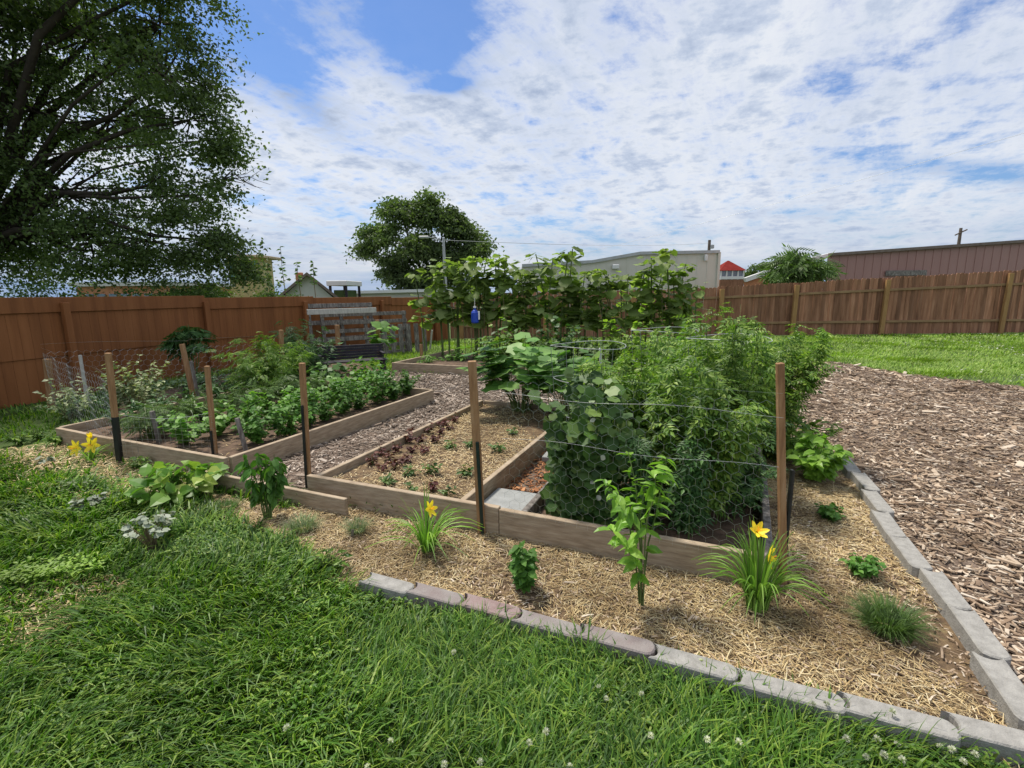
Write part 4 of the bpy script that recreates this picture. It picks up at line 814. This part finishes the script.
plant('dusty_miller', 'silvery plant with bare stems growing from dark soil in the lawn', 'dusty miller', at(152, 548), .27, .16, 30, 170, LOB, .04, 'silver', start=.75, stemr=.004, hmin=.7, lean=.3, sm='drystem')
plant('dusty_miller', 'low silvery plant in the lawn left of the bare-stemmed one', 'dusty miller', at(88, 508), .13, .12, 14, 80, LOB, .04, 'silver', start=.5, hmin=.5, sm='drystem')
plant('dusty_miller', 'tiny silver plant in the dry patch at the far left', 'dusty miller', at(46, 464), .10, .06, 5, 16, LOB, .07, 'silver', start=.4, hmin=.6)
plant('sage_plant', 'grey sage clump in rough grass before the left bed', 'sage', at(80, 492), .14, .2, 14, 130, OV, .05, 'sage', hmin=.5)
for lab, x, y, r in (('lime-green creeping patch in the left lawn', 62, 577, .16), ('smaller lime-green creeping patch at its left', 28, 587, .10)):
    t = thing('creeping_plant', lab, 'ground cover plant', tuple(at(x, y))); mb = MB(); k = 260; a = U(0, 2*pi, k); rr = r*np.sqrt(U(0, 1, k)); mb.inst(OVS, np.stack([rr*np.cos(a)*1.5, rr*np.sin(a)*.6, U(.05, .10, k)], -1), rdir(k, -.1, .5), [0, 0, 1.], U(.02, .035, k), 1.6); obj('leaves', mb, M['lime'], t)
for lab, x, y in (('small green weed at the foot of the right chips', 705, 0),): pass
# weeds in front of left bed
rowplants('grass_tuft', 'grass tuft', 'rough tufts along the foot of the left bed', [at(x, y) for x, y in ((140, 470), (155, 478), (205, 470), (60, 445), (38, 440), (215, 485), (330, 575), (20, 445))], .17, .12, 30, 90, OVS, .06, 'grass', 'rough green weed tuft growing at the foot of the left bed', hmin=.5)
# ---- white clover flowers
cl = [(366, 768), (446, 768), (482, 765), (570, 768), (530, 745), (548, 738), (390, 742), (288, 735), (598, 690), (607, 700), (652, 740), (708, 745), (642, 697), (815, 707), (827, 706), (838, 718), (875, 742), (895, 745), (868, 760), (885, 762), (894, 718), (940, 747), (953, 757), (977, 759), (965, 765), (904, 765), (848, 745), (455, 658), (700, 660), (738, 745)]
t0 = None
for i, (x, y) in enumerate(cl):
    p = at(x, y, .085)
    if t0 is None:
        t0 = thing('clover_flower', 'white clover flower head in the front lawn', 'clover flower', (p[0], p[1], 0), 'white clover flowers in the lawn'); mb = MB(); mb.tube([[0, 0, 0], [.004, .003, .085]], .0012, 4); obj('stem', mb, M['stem'], t0)
        mb = MB(); k = 46; d = rdir(k, -.4, 1.); mb.inst(OVS, np.array([.004, .003, .088])+d*.002, d, rdir(k), .0095, 1.); obj('flower_head', mb, M['whitepetal'], t0)
    else: dup(t0, (p[0], p[1], 0), U(0, 6), U(.95, 1.3))
P = np.stack([U(3, 18, 4000), U(8, 16.8, 4000)], -1); P = P[vnoise(P, 1.1, 31)+vnoise(P, 3., 32)*.6 > .25]; P = P[lawnmask(P)]; k = len(P); mb = MB(); mb.inst(RND, xyz(P, U(.06, .10, k)), rdir(k), [0, 0, 1.], .035); obj('lawn_blossom', mb, M['whitepetal'], kind='stuff')

# ------------------------------------------------------------------ pallets and bench
def pallet(label, p, L, h, ang, vert, m='greywood', rail=None, tilt=.12, n=7, group='weathered pallets leaning by the fence'):
    t = thing('wood_pallet', label, 'pallet', tuple(p), group, ang); t.rotation_euler = (tilt*-1, 0, ang)
    for x in (-L/2+.05, 0, L/2-.05):
        mb = MB(); mb.bev([x, .05, h/2], (.08 if vert is False else .06, .09, h), None, .004); obj('upright', mb, M[m], t)
    for i in range(n):
        mb = MB()
        if vert: mb.bev([-L/2+.06+(L-.12)*i/(n-1), -.008, h/2], (L/n*.62, .018, h*.98), None, .003)
        else: mb.bev([0, -.008, .06+(h-.12)*i/(n-1)], (L, .018, min(.11, h/n*.5)), None, .003)
        obj('slat', mb, M[m], t)
fa = math.atan2(4.75, 2.9)
def pt(x, y, Y): q = atY(x, y, Y); return np.array([q[0], q[1], 0])
pallet('tall open pallet frame with pale top rail against the fence', (-4.42, 13.15, 0), 1.75, 1.42, fa-.35, False, n=4)
pallet('horizontal slatted pallet in front of the tall frame', (-3.85, 13.3, 0), 2.3, 1.18, fa-.45, False, n=6)
pallet('low pallet with upright slats at the right end of the stack', (-3.05, 13.75, 0), 1.45, .82, fa-.55, True, n=7)
mb = MB(); mb.bev([0, 0, 0], (1.75, .05, .13), None, .005); o = obj('pale_rail', mb, M['whitewood'], label='pale grey board across the top of the tall pallet frame', cat='board'); q = atY(343, 311, 12.6); o.location = tuple(q); o.rotation_euler[2] = fa-.35
g = at(352, 372); t = thing('garden_bench', 'black slatted bench standing between bushes and pallets', 'bench', tuple(g), rz=.42); t.scale = (.95, .8, .62)
for i in range(5):
    mb = MB(); mb.bev([0, .02*i, .50+.095*i], (1.45, .03, .085), None, .004); obj('back_slat', mb, M['dark'], t)
for i in range(4):
    mb = MB(); mb.bev([0, -.12-.12*i, .44], (1.45, .10, .03), None, .004); obj('seat_slat', mb, M['dark'], t)
for x in (-.66, .66):
    for y in (-.46, .02):
        mb = MB(); mb.bev([x, y, .21], (.06, .06, .42), None, .004); obj('leg', mb, M['dark'], t)
    mb = MB(); mb.bev([x, .07, .66], (.05, .04, .50), None, .004); obj('back_post', mb, M['dark'], t)
    mb = MB(); mb.bev([x, -.22, .66], (.06, .50, .04), None, .004); obj('armrest', mb, M['dark'], t)

# ------------------------------------------------------------------ trees
def tree(name, label, base, lobes, ncl, nleaf, leaf, lm, trunk_r, fork, spread=.5, droop=.5, tpl=OVS, extra=None, flat=.75, group=None, hollow=.35, wid=1.):
    t = thing(name, label, 'tree', tuple(base), group); base = np.asarray(base, float)
    T = MB(); fz = fork; ctr = np.mean([l[0] for l in lobes], 0); f0 = np.array([base[0]+(ctr[0]-base[0])*.12, base[1]+(ctr[1]-base[1])*.12, fz])-base
    T.tube([[0, 0, -.1], [.03, .02, fz*.4], f0], [trunk_r*1.25, trunk_r, trunk_r*.85], 10); L = MB(); B = MB()
    tot = sum(l[1]**2 for l in lobes)
    for c, r in lobes:
        c = np.asarray(c)-base; mid = f0+(c-f0)*.5+np.array([U(-.1, .1), U(-.1, .1), .12])*np.linalg.norm(c-f0)
        P_ = np.array([f0, (f0+mid)/2+U(-.1, .1, 3), mid, (mid+c)/2+U(-.15, .15, 3), c]); r0 = trunk_r*.30*min(1, r/1.2)
        T.tube(P_, np.linspace(r0, r0*.25, 5), 7)
        k = max(6, int(ncl*r*r/tot)); d = rdir(k, -.8, 1.); q = c+d*r*(hollow+(1-hollow)*U(0, 1, k)**.5)[:, None]*[1, 1, flat]
        for p in q:
            s = c+(p-c)*U(.0, .3); m = (s+p)/2+U(-.1, .1, 3)*r*.3; B.tube([s, m, p, p+(p-c)*.12+[0, 0, -.12*droop*r]], [r0*.2, r0*.13, r0*.07, r0*.03], 4, False)
            n_ = int(nleaf*U(.5, 1.4)); w = spread*U(.5, 1.2)
            off = rng.normal(0, 1, (n_, 3))*[w, w, w*.45]; off[:, 2] -= droop*.5*np.hypot(off[:, 0], off[:, 1])
            a = rdir(n_, -1., .25); L.inst(tpl, p+off, a, rdir(n_, .0, 1.), leaf*U(.6, 1.3, n_), wid)
    obj('trunk', T, M['bark'], t, True); obj('branches', B, M['bark'], t); obj('crown', L, M[lm], t)
    return t
lob = []
for x, y, Y, r in [(15, 25, 13, 1.9), (90, 40, 13, 1.7), (160, 25, 12.5, 1.2), (165, 75, 12, 1.1), (30, 110, 12.5, 1.6), (110, 120, 13, 1.4), (190, 120, 12, .95), (205, 85, 12.5, .6), (60, 190, 12.5, 1.4), (150, 185, 12, 1.1), (200, 195, 11.8, .75), (10, 235, 12.5, 1.3), (90, 240, 12, 1.2), (150, 240, 12.2, .9), (205, 240, 12, .75), (236, 250, 12.2, .35), (218, 228, 12.2, .35), (228, 150, 12.2, .35), (215, 140, 12, .4), (218, 180, 12.1, .3), (243, 268, 12.2, .22), (185, 265, 12.5, .7), (120, 252, 13, .7), (30, 268, 13, .8),
                   (-60, 80, 12, 2.2), (-80, 220, 11.5, 1.9), (40, -70, 12, 2.0), (140, -70, 12, 1.5), (-60, -90, 11, 2.4), (-180, 100, 10, 2.5), (-200, -40, 10, 2.4), (185, -25, 12, .9), (192, 45, 12.3, .55)]:  # mostly unseen crown lobes beyond the frame, added for the shade they cast
    lob.append((atY(x, y, Y), r))
tree('shade_tree', 'huge dark leafy tree hanging over the left fence', (-13.8, 12.4, 0), lob, 900, 160, .098, 'treeleaf', .42, 2.6, .30, 1.3, hollow=.35, flat=.8, wid=1.35)
# bare twigs on its right edge
mb = MB(); b = atY(222, 180, 12)
for i in range(7):
    P_ = [b]; 
    for k in range(4): P_.append(P_[-1]+np.array([U(.1, .32), U(-.1, .1), U(-.15, .22)]))
    mb.tube(P_, [.016, .012, .008, .005, .003], 4)
obj('bare_branch', mb, M['bark'], label='bare dead twigs sticking out of the big tree into the sky', cat='branch')
lob = []
for x, y, Y, r in [(380, 235, 40, 1.9), (400, 215, 41, 2.1), (425, 207, 40, 1.3), (428, 196, 40, .95), (445, 222, 40, 2.2), (465, 235, 41, 2.0), (475, 250, 40, 1.6), (415, 245, 39, 2.0), (440, 258, 40, 2.4), (395, 265, 40, 1.6), (368, 248, 40, .9), (400, 280, 40, 1.5), (455, 275, 41, 1.9), (425, 280, 40, 2.)]:
    lob.append((atY(x, y, Y), r*.66))
g = atY(425, 292, 40.3); tree('round_tree', 'round-crowned dark tree beyond the fence behind the street lamp', (g[0], g[1], 0), lob, 300, 125, .30, 'treeleaf2', .4, 2.5, .50, .6, hollow=.55, flat=.85, wid=1.2)
g = at(800, 310); b0 = np.array([atY(800, 280, 20)[0], 20., 0]); lob = [(atY(x, y, Y), r) for x, y, Y, r in [(797, 254, 20, .25), (788, 262, 20, .3), (812, 263, 20, .32), (800, 268, 19.8, .42), (818, 270, 20, .22), (780, 272, 20, .2), (793, 275, 20, .4)]]
tree('sumac_tree', 'small feathery tree behind the picket fence by the brown building', tuple(b0), lob, 60, 9, .75, 'shrubleaf', .06, 1.2, .18, .3, tpl=FRN, hollow=.2, wid=.9)
# shrubs over the left fence
for i, (lab, x, w_, y, h, dns) in enumerate([('dense shrub rising just above the brown fence below the big tree', 175, 1.1, 282, 1.0, 1), ('leafy vine shrub above the fence left of the gabled house', 205, .6, 284, .8, 1), ('shrub with thin upright shoots above the fence', 268, .5, 290, .9, 1), ('low dark shrub behind the fence beside the brick building', 172, .5, 292, .8, 1), ('small shrub showing over the fence beside the house gable', 292, .45, 292, .5, .7), ('dark shrub over the fence at the far left edge', 30, 1.2, 292, .8, 1)]):
    c = atY(x, y, 12.8+.4*i if x > 100 else 10.5); lobes = [(c+[-w_*.6, .1, -.35], w_*.6), (c+[w_*.5, .1, -.4], w_*.6), (c+[0, 0, -.25], w_*.6)]
    tree('fence_shrub', lab, (c[0], c[1]+.3, 0), lobes, int(70*dns), 38, .085, 'shrubleaf', .05, .9, .17, .2, group='shrubs behind the brown fence')
for x, y0, y1 in ((283, 292, 246), (268, 292, 262), (300, 293, 262), (312, 294, 262)):
    b = atY(x, y0, 13.8); e = atY(x+U(-3, 3), y1, 13.8); s = np.linspace(0, 1, 7)[:, None]; P_ = b*[1, 1, 0]+(e-b*[1, 1, 0])*s; P_[:, 0] += .05*np.sin(s[:, 0]*5)
    t = thing('shrub_shoot', 'thin leafy shoot rising above the fence into the sky', 'shoot', tuple(P_[0]), 'thin shoots above the brown fence'); mb = MB(); mb.tube(P_-P_[0], [.02]*3+[.012]*2+[.006]*2, 4); obj('stem', mb, M['drystem'], t)
    mb = MB(); k = 26; tt = U(.75 if x != 283 else .72, 1, k); q = np.stack([np.interp(tt, s[:, 0], P_[:, j]-P_[0, j]) for j in range(3)], -1); mb.inst(OV, q, rdir(k, -.5, .5), rdir(k, .2, 1), .12, 1.2); obj('leaves', mb, M['shrubleaf'], t)
# far tree line
for i, (x, y, Y, r, lab) in enumerate([(641, 268, 120, 2.6, 'distant dark tree right of the red-roofed tower'), (653, 267, 120, 3.2, 'second distant tree right of the red-roofed tower'), (664, 271, 120, 2., 'x')][:0]): pass
for i, (x, y, r, lab) in enumerate([(756, 271, 2.2, 'distant dark tree just right of the red-roofed tower'), (765, 269, 2.4, 'second distant dark tree near the white roof edge'), (748, 276, 1.2, 'tiny distant tree beside the tower base')]):
    c = atY(x, y, 90); tree('distant_tree', lab, (c[0], c[1], 0), [(c, r*.7), (c-[r*.6, 0, r*.5], r*.6), (c+[r*.6, 0, -r*.6], r*.6)], 50, 22, .55, 'treeleaf2', .2, 2., .5, .2, group='distant trees behind the yard')

# ------------------------------------------------------------------ buildings
def prism(name, poly, y0, y1, m, parent, dx=0):      # polygon in x,z extruded along y
    k = len(poly); V = [[x, y0, z] for x, z in poly]+[[x+dx, y1, z] for x, z in poly]; mb = MB()
    mb.add(V, [np.array([[i for i in range(k)]]), np.array([[2*k-1-i for i in range(k)]]), np.array([[i+k, (i+1) % k+k, (i+1) % k, i] for i in range(k)])])
    return obj(name, mb, m, parent)
def ribmat(name, c0, c1, pitch):
    m, nt, out = newmat(name); g = nt.nodes.new('ShaderNodeTexCoord'); sp = nt.nodes.new('ShaderNodeSeparateXYZ'); nt.links.new(g.outputs['Object'], sp.inputs[0])
    nz = noise(nt, .5, 4, .6, g.outputs['Object'], (1, 1, .4)); c = ramp(nt, [c0, c1], nz, [.35, .65])
    p = nt.nodes.new('ShaderNodeBsdfPrincipled'); p.inputs['Roughness'].default_value = .5; nt.links.new(c, p.inputs['Base Color']); nt.links.new(p.outputs[0], out.inputs[0]); return m
M['ribgrey'] = ribmat('pale_metal_siding', (.56, .54, .46), (.62, .60, .52), .6)
M['ribbrown'] = ribmat('brown_metal_siding', (.34, .18, .155), (.38, .21, .18), .6)
def ribs(x0, x1, zf, y, m, parent, pitch=.6, z0=0.):
    mb = MB(); x = x0+pitch/2
    while x < x1:
        zt = zf(x); mb.box([x, y-.010, (z0+zt)/2], (.10, .02, zt-z0)); x += pitch
    obj('ribs', mb, m, parent)
YB = 38.; q = lambda x, y, Y=YB: (float(atY(x, y, Y)[0]), float(atY(x, y, Y)[2]))
t = thing('metal_building', 'large pale grey ribbed metal building behind the picket fence', 'building')
pA = [q(522, 266), q(592, 262), q(640, 253.5), q(719, 252)]
pl = [(pA[0][0], 0), (pA[3][0], 0)]+[p for p in pA[::-1]]; prism('wall', pl, YB, YB+26, M['ribgrey'], t)
ribs(pA[0][0], pA[3][0], lambda x: float(np.interp(x, [p[0] for p in pA], [p[1] for p in pA]))-.15, YB-.003, M['ribgrey'], t, .75)
mb = MB()
for a, b in zip(pA[:-1], pA[1:]):
    d = np.array([b[0]-a[0], 0, b[1]-a[1]]); L = np.linalg.norm(d); d /= L; mb.box([(a[0]+b[0])/2, YB-.08, (a[1]+b[1])/2+.02], (L, .18, .22), np.array([d, [0, 1, 0], [-d[2], 0, d[0]]]))
obj('roof_trim', mb, M['steel'], t)
mb = MB(); mb.bev([pA[3][0]+.0, YB-.05, pA[3][1]/2], (.2, .2, pA[3][1]), None, .02); obj('corner_trim', mb, M['ribgrey'], t)
lp = q(615, 267); mb = MB(); mb.bev([lp[0], YB-.25, lp[1]], (.5, .35, .35), None, .05); obj('wall_light', mb, M['white'], t)
lp = q(705, 258); mb = MB(); mb.bev([lp[0], YB-.2, lp[1]], (.22, .2, .45), None, .03); obj('wall_light', mb, M['white'], t)
# brown building
YC = 30.; t = thing('metal_building', 'long brown ribbed metal building behind the fence at right', 'building'); a = q(828, 255, YC); b = q(1024, 241.5, YC); k = (b[1]-a[1])/(b[0]-a[0]); xe = b[0]+9; ze = b[1]+k*9
prism('wall', [(a[0], 0), (xe, 0), (xe, ze), a], YC, YC+18, M['ribbrown'], t, dx=12.5); ribs(a[0], xe, lambda x: a[1]+k*(x-a[0])-.1, YC-.003, M['ribbrown'], t, .5)
mb = MB(); d = nrm([xe-a[0], 0, ze-a[1]]); mb.box([(xe+a[0])/2, YC-.1, (ze+a[1])/2+.02], (xe-a[0], .22, .16), np.array([d, [0, 1, 0], [-d[2], 0, d[0]]])); obj('roof_trim', mb, M['shingle'], t)
c = q(905, 273, YC); mb = MB(); mb.box([c[0], YC-.09, c[1]], (2.4, .06, .3)); obj('wall_sign', mb, M['greywood'], t)
t = thing('low_shed', 'low tan shed with bright white sloping roof edge', 'shed'); YD = 34.; a = q(744, 280, YD); b = q(786, 265.5, YD); e = q(830, 255, YD)
prism('wall', [(a[0], 0), (e[0]-.4, 0), (e[0]-.4, e[1]-.4), (b[0], b[1]-.1), (a[0], a[1]-.1)], YD, YD+8, M['brick'], t, dx=5.)
mb = MB()
for p0, p1 in ((a, b), (b, e)):
    d = np.array([p1[0]-p0[0], 0, p1[1]-p0[1]]); L = np.linalg.norm(d); d /= L; mb.box([(p0[0]+p1[0])/2, YD-.1, (p0[1]+p1[1])/2], (L, .3, .28), np.array([d, [0, 1, 0], [-d[2], 0, d[0]]]))
obj('roof', mb, M['white'], t)
# tower with red roof
t = thing('lookout_tower', 'small tower with red hipped roof above the fence', 'tower'); YT = 60.; c = q(732, 284, YT); top = q(732, 262, YT)[1]; ev = q(732, 270.5, YT)[1]; w0 = q(744.5, 280, YT)[0]-q(719.5, 280, YT)[0]; zb = q(732, 279.5, YT)[1]
mb = MB(); mb.bev([c[0], YT+w0/2, zb/2], (w0*.96, w0*.96, zb), None, .05); obj('base', mb, M['cedar'], t)
mb = MB(); mb.bev([c[0], YT+w0/2, (zb+ev)/2], (w0*.88, w0*.88, ev-zb), None, .02); obj('glass_room', mb, M['glass'], t)
for i in range(5):
    mb = MB(); mb.bev([c[0]-w0*.45+w0*.9*i/4, YT+w0*.04, (zb+ev)/2], (.16, .16, ev-zb), None, .02); obj('window_post', mb, M['white'], t)
mb = MB(); mb.bev([c[0], YT+w0*.03, zb+.2], (w0*.9, .1, .35), None, .02); obj('parapet', mb, M['white'], t)
mb = MB(); h = w0*.54; cy = YT+w0/2; mb.add([[c[0]-h, cy-h, ev], [c[0]+h, cy-h, ev], [c[0]+h, cy+h, ev], [c[0]-h, cy+h, ev], [c[0]-.08, cy, top+.25], [c[0]+.08, cy, top+.25]], [np.array([[3, 2, 1, 0]]), np.array([[0, 1, 5, 4], [2, 3, 4, 5]]), np.array([[1, 2, 5], [3, 0, 4]])]); obj('roof', mb, M['redroof'], t)
# white low building
YE = 36.; t = thing('low_building', 'long low white building behind the end of the brown fence', 'building'); a = q(346, 292.5, YE); b = q(470, 289.5, YE)
prism('wall', [(a[0], 0), (b[0], 0), (b[0], b[1]-.1), (a[0], a[1]-.1)], YE, YE+8, M['siding'], t); mb = MB(); d = nrm([b[0]-a[0], 0, b[1]-a[1]]); mb.box([(a[0]+b[0])/2, YE+4, (a[1]+b[1])/2], (b[0]-a[0]+.4, 8.6, .2), np.array([d, [0, 1, 0], [-d[2], 0, d[0]]])); obj('roof', mb, M['white'], t)
# gabled house
YH = 26.; t = thing('gabled_house', 'small pale gabled house with brown roof edge and chimney behind the fence', 'house'); l = q(252, 297, YH); pk = q(307, 275.5, YH); r_ = q(333, 297.5, YH); wv = q(281, 297, YH)
prism('wall', [(wv[0], 0), (r_[0], 0), (r_[0], r_[1]), pk, (wv[0], r_[1])], YH, YH+9, M['siding'], t, dx=-4.2)
mb = MB()
for p0, p1 in (((wv[0]-.35, r_[1]-.2), pk), (pk, (r_[0]+.35, r_[1]-.2))):
    mb.add([[p0[0]+dx, y, p0[1]+dz] if k_ == 0 else [p1[0]+dx, y, p1[1]+dz] for (y, dx) in ((YH-.3, .12), (YH+9, -4.2)) for dz in (0., .16) for k_ in (0, 1)], [np.array([[0, 1, 3, 2], [5, 4, 6, 7], [2, 3, 7, 6], [1, 0, 4, 5], [0, 2, 6, 4], [3, 1, 5, 7]])])
ro = obj('roof', mb, M['shingle'], t); c = q(295.5, 276, YH+1); mb = MB(); mb.bev([c[0], YH+1.5, c[1]-.3], (.32, .32, 1.), None, .02); obj('chimney', mb, M['brick'], ro)
# carport on posts
YG = 30.; t = thing('roof_deck', 'white flat-topped structure on dark posts right of the house', 'carport'); a = q(326, 281.5, YG); b = q(347, 282.5, YG)
mb = MB(); mb.bev([(a[0]+b[0])/2, YG+1.5, a[1]-.1], (b[0]-a[0], 3., .3), None, .03); obj('roof', mb, M['white'], t)
for x in (a[0]+.15, b[0]-.15):
    for y in (YG+.2, YG+2.8): mb = MB(); mb.bev([x, y, a[1]/2], (.14, .14, a[1]-.3), None, .02); obj('post', mb, M['dark'], t)
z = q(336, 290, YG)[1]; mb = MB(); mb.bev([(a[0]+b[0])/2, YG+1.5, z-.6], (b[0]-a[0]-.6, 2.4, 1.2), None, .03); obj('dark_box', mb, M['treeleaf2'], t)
# brick building far left
YK = 32.; t = thing('brick_building', 'orange brick building glimpsed under the big tree above the fence', 'building'); a = q(76, 287, YK); b = q(160, 284, YK); prism('wall', [(a[0], 0), (b[0], 0), (b[0], b[1]), (a[0], a[1])], YK, YK+8, M['brick'], t)
mb = MB(); mb.box([(a[0]+b[0])/2, YK+4, a[1]+.15], (b[0]-a[0]+.5, 8.5, .25)); obj('roof', mb, M['siding'], t)
for x in np.linspace(a[0]+.8, b[0]-.8, 6): mb = MB(); mb.bev([x, YK-.03, a[1]-.75], (.5, .1, .6), None, .01); obj('window', mb, M['glass'], t)
# painted tower block
YL = 45.; t = thing('painted_tower', 'boxy yellow and teal tower with flat tan roof behind the shrubs', 'tower'); a = q(227, 258, YL); b = q(257, 258, YL); zt = a[1]
M['ochre'] = solid('ochre_panel', [(.42, .34, .14), (.5, .42, .2)], .7, 1); M['teal'] = solid('teal_panel', [(.08, .22, .24), (.14, .30, .32)], .6, 1); M['tan'] = solid('tan_slab', [(.42, .32, .2), (.5, .4, .27)], .8, 1)
mb = MB(); mb.bev([(a[0]+b[0])/2, YL+1.4, zt/2], (b[0]-a[0], 2.8, zt), None, .03); obj('wall', mb, M['ochre'], t)
for i, xx in enumerate((.14, .5, .86)): mb = MB(); mb.bev([a[0]+(b[0]-a[0])*xx, YL-.03, zt-1.1], (.42, .1, 1.6), None, .02); obj('panel', mb, M['teal'], t)
mb = MB(); mb.bev([(a[0]+b[0])/2, YL+1.4, zt+.1], (b[0]-a[0]+1.3, 4., .22), None, .03); obj('roof', mb, M['tan'], t)
# lamp, poles, wires
YP = 26.; bs = atY(446, 290, YP); tp = atY(444, 238, YP); t = thing('street_lamp', 'grey street lamp with short arm in front of the round tree', 'street lamp', (bs[0], YP, 0)); h = float(tp[2])
mb = MB(); mb.tube([[0, 0, 0], [-.02, 0, h*.5], [-.04, 0, h]], [.10, .085, .06], 8); obj('pole', mb, M['steel'], t)
mb = MB(); mb.tube([[-.04, 0, h-.25], [-.4, 0, h-.02], [-.85, 0, h+.06]], .03, 6); obj('arm', mb, M['steel'], t); mb = MB(); mb.bev([-1.02, 0, h+.05], (.5, .22, .12), None, .03); obj('lamp_head', mb, M['steel'], t)
lt = np.array([bs[0]-.04, YP, h-.1])
YU = 70.; bs = atY(709, 250, YU); tp = atY(709, 240, YU); t = thing('utility_pole', 'wooden utility pole above the pale grey building', 'utility pole', (bs[0], YU, 0)); h = float(tp[2]); mb = MB(); mb.tube([[0, 0, 0], [0, 0, h]], [.26, .2], 8); obj('pole', mb, M['polewood'], t); mb = MB(); mb.bev([.3, -.2, h-.9], (.5, .4, .5), None, .05); obj('transformer', mb, M['steel'], t)
YV = 60.; bs = atY(958, 250, YV); tp = atY(961, 228, YV); t = thing('utility_pole', 'leaning utility pole with cross-arm above the brown building', 'utility pole', (bs[0], YV, 0)); T = tp-[bs[0], YV, 0]; mb = MB(); mb.tube([[0, 0, 0], T], [.22, .15], 8); obj('pole', mb, M['polewood'], t)
mb = MB(); mb.bev(T-[0, .1, .5], (1.5, .1, .14), np.array([[.9, 0, .42], [0, 1, 0], [-.42, 0, .9]]), .02); obj('cross_arm', mb, M['polewood'], t)
def cable(label, a, b, sag, r):
    s = np.linspace(0, 1, 24)[:, None]; P_ = a+(b-a)*s; P_[:, 2] -= sag*4*(s*(1-s))[:, 0]; mb = MB(); mb.tube(P_, r, 4); obj('power_line', mb, M['steel'], label=label, cat='power line')
cable('thin power line running right from the street lamp', lt, atY(709, 243, 69.5), .3, .012)
cable('faint power line rising to the upper right corner of the sky', atY(548, 262, 37.9), atY(1300, 52, 16), .25, .006)
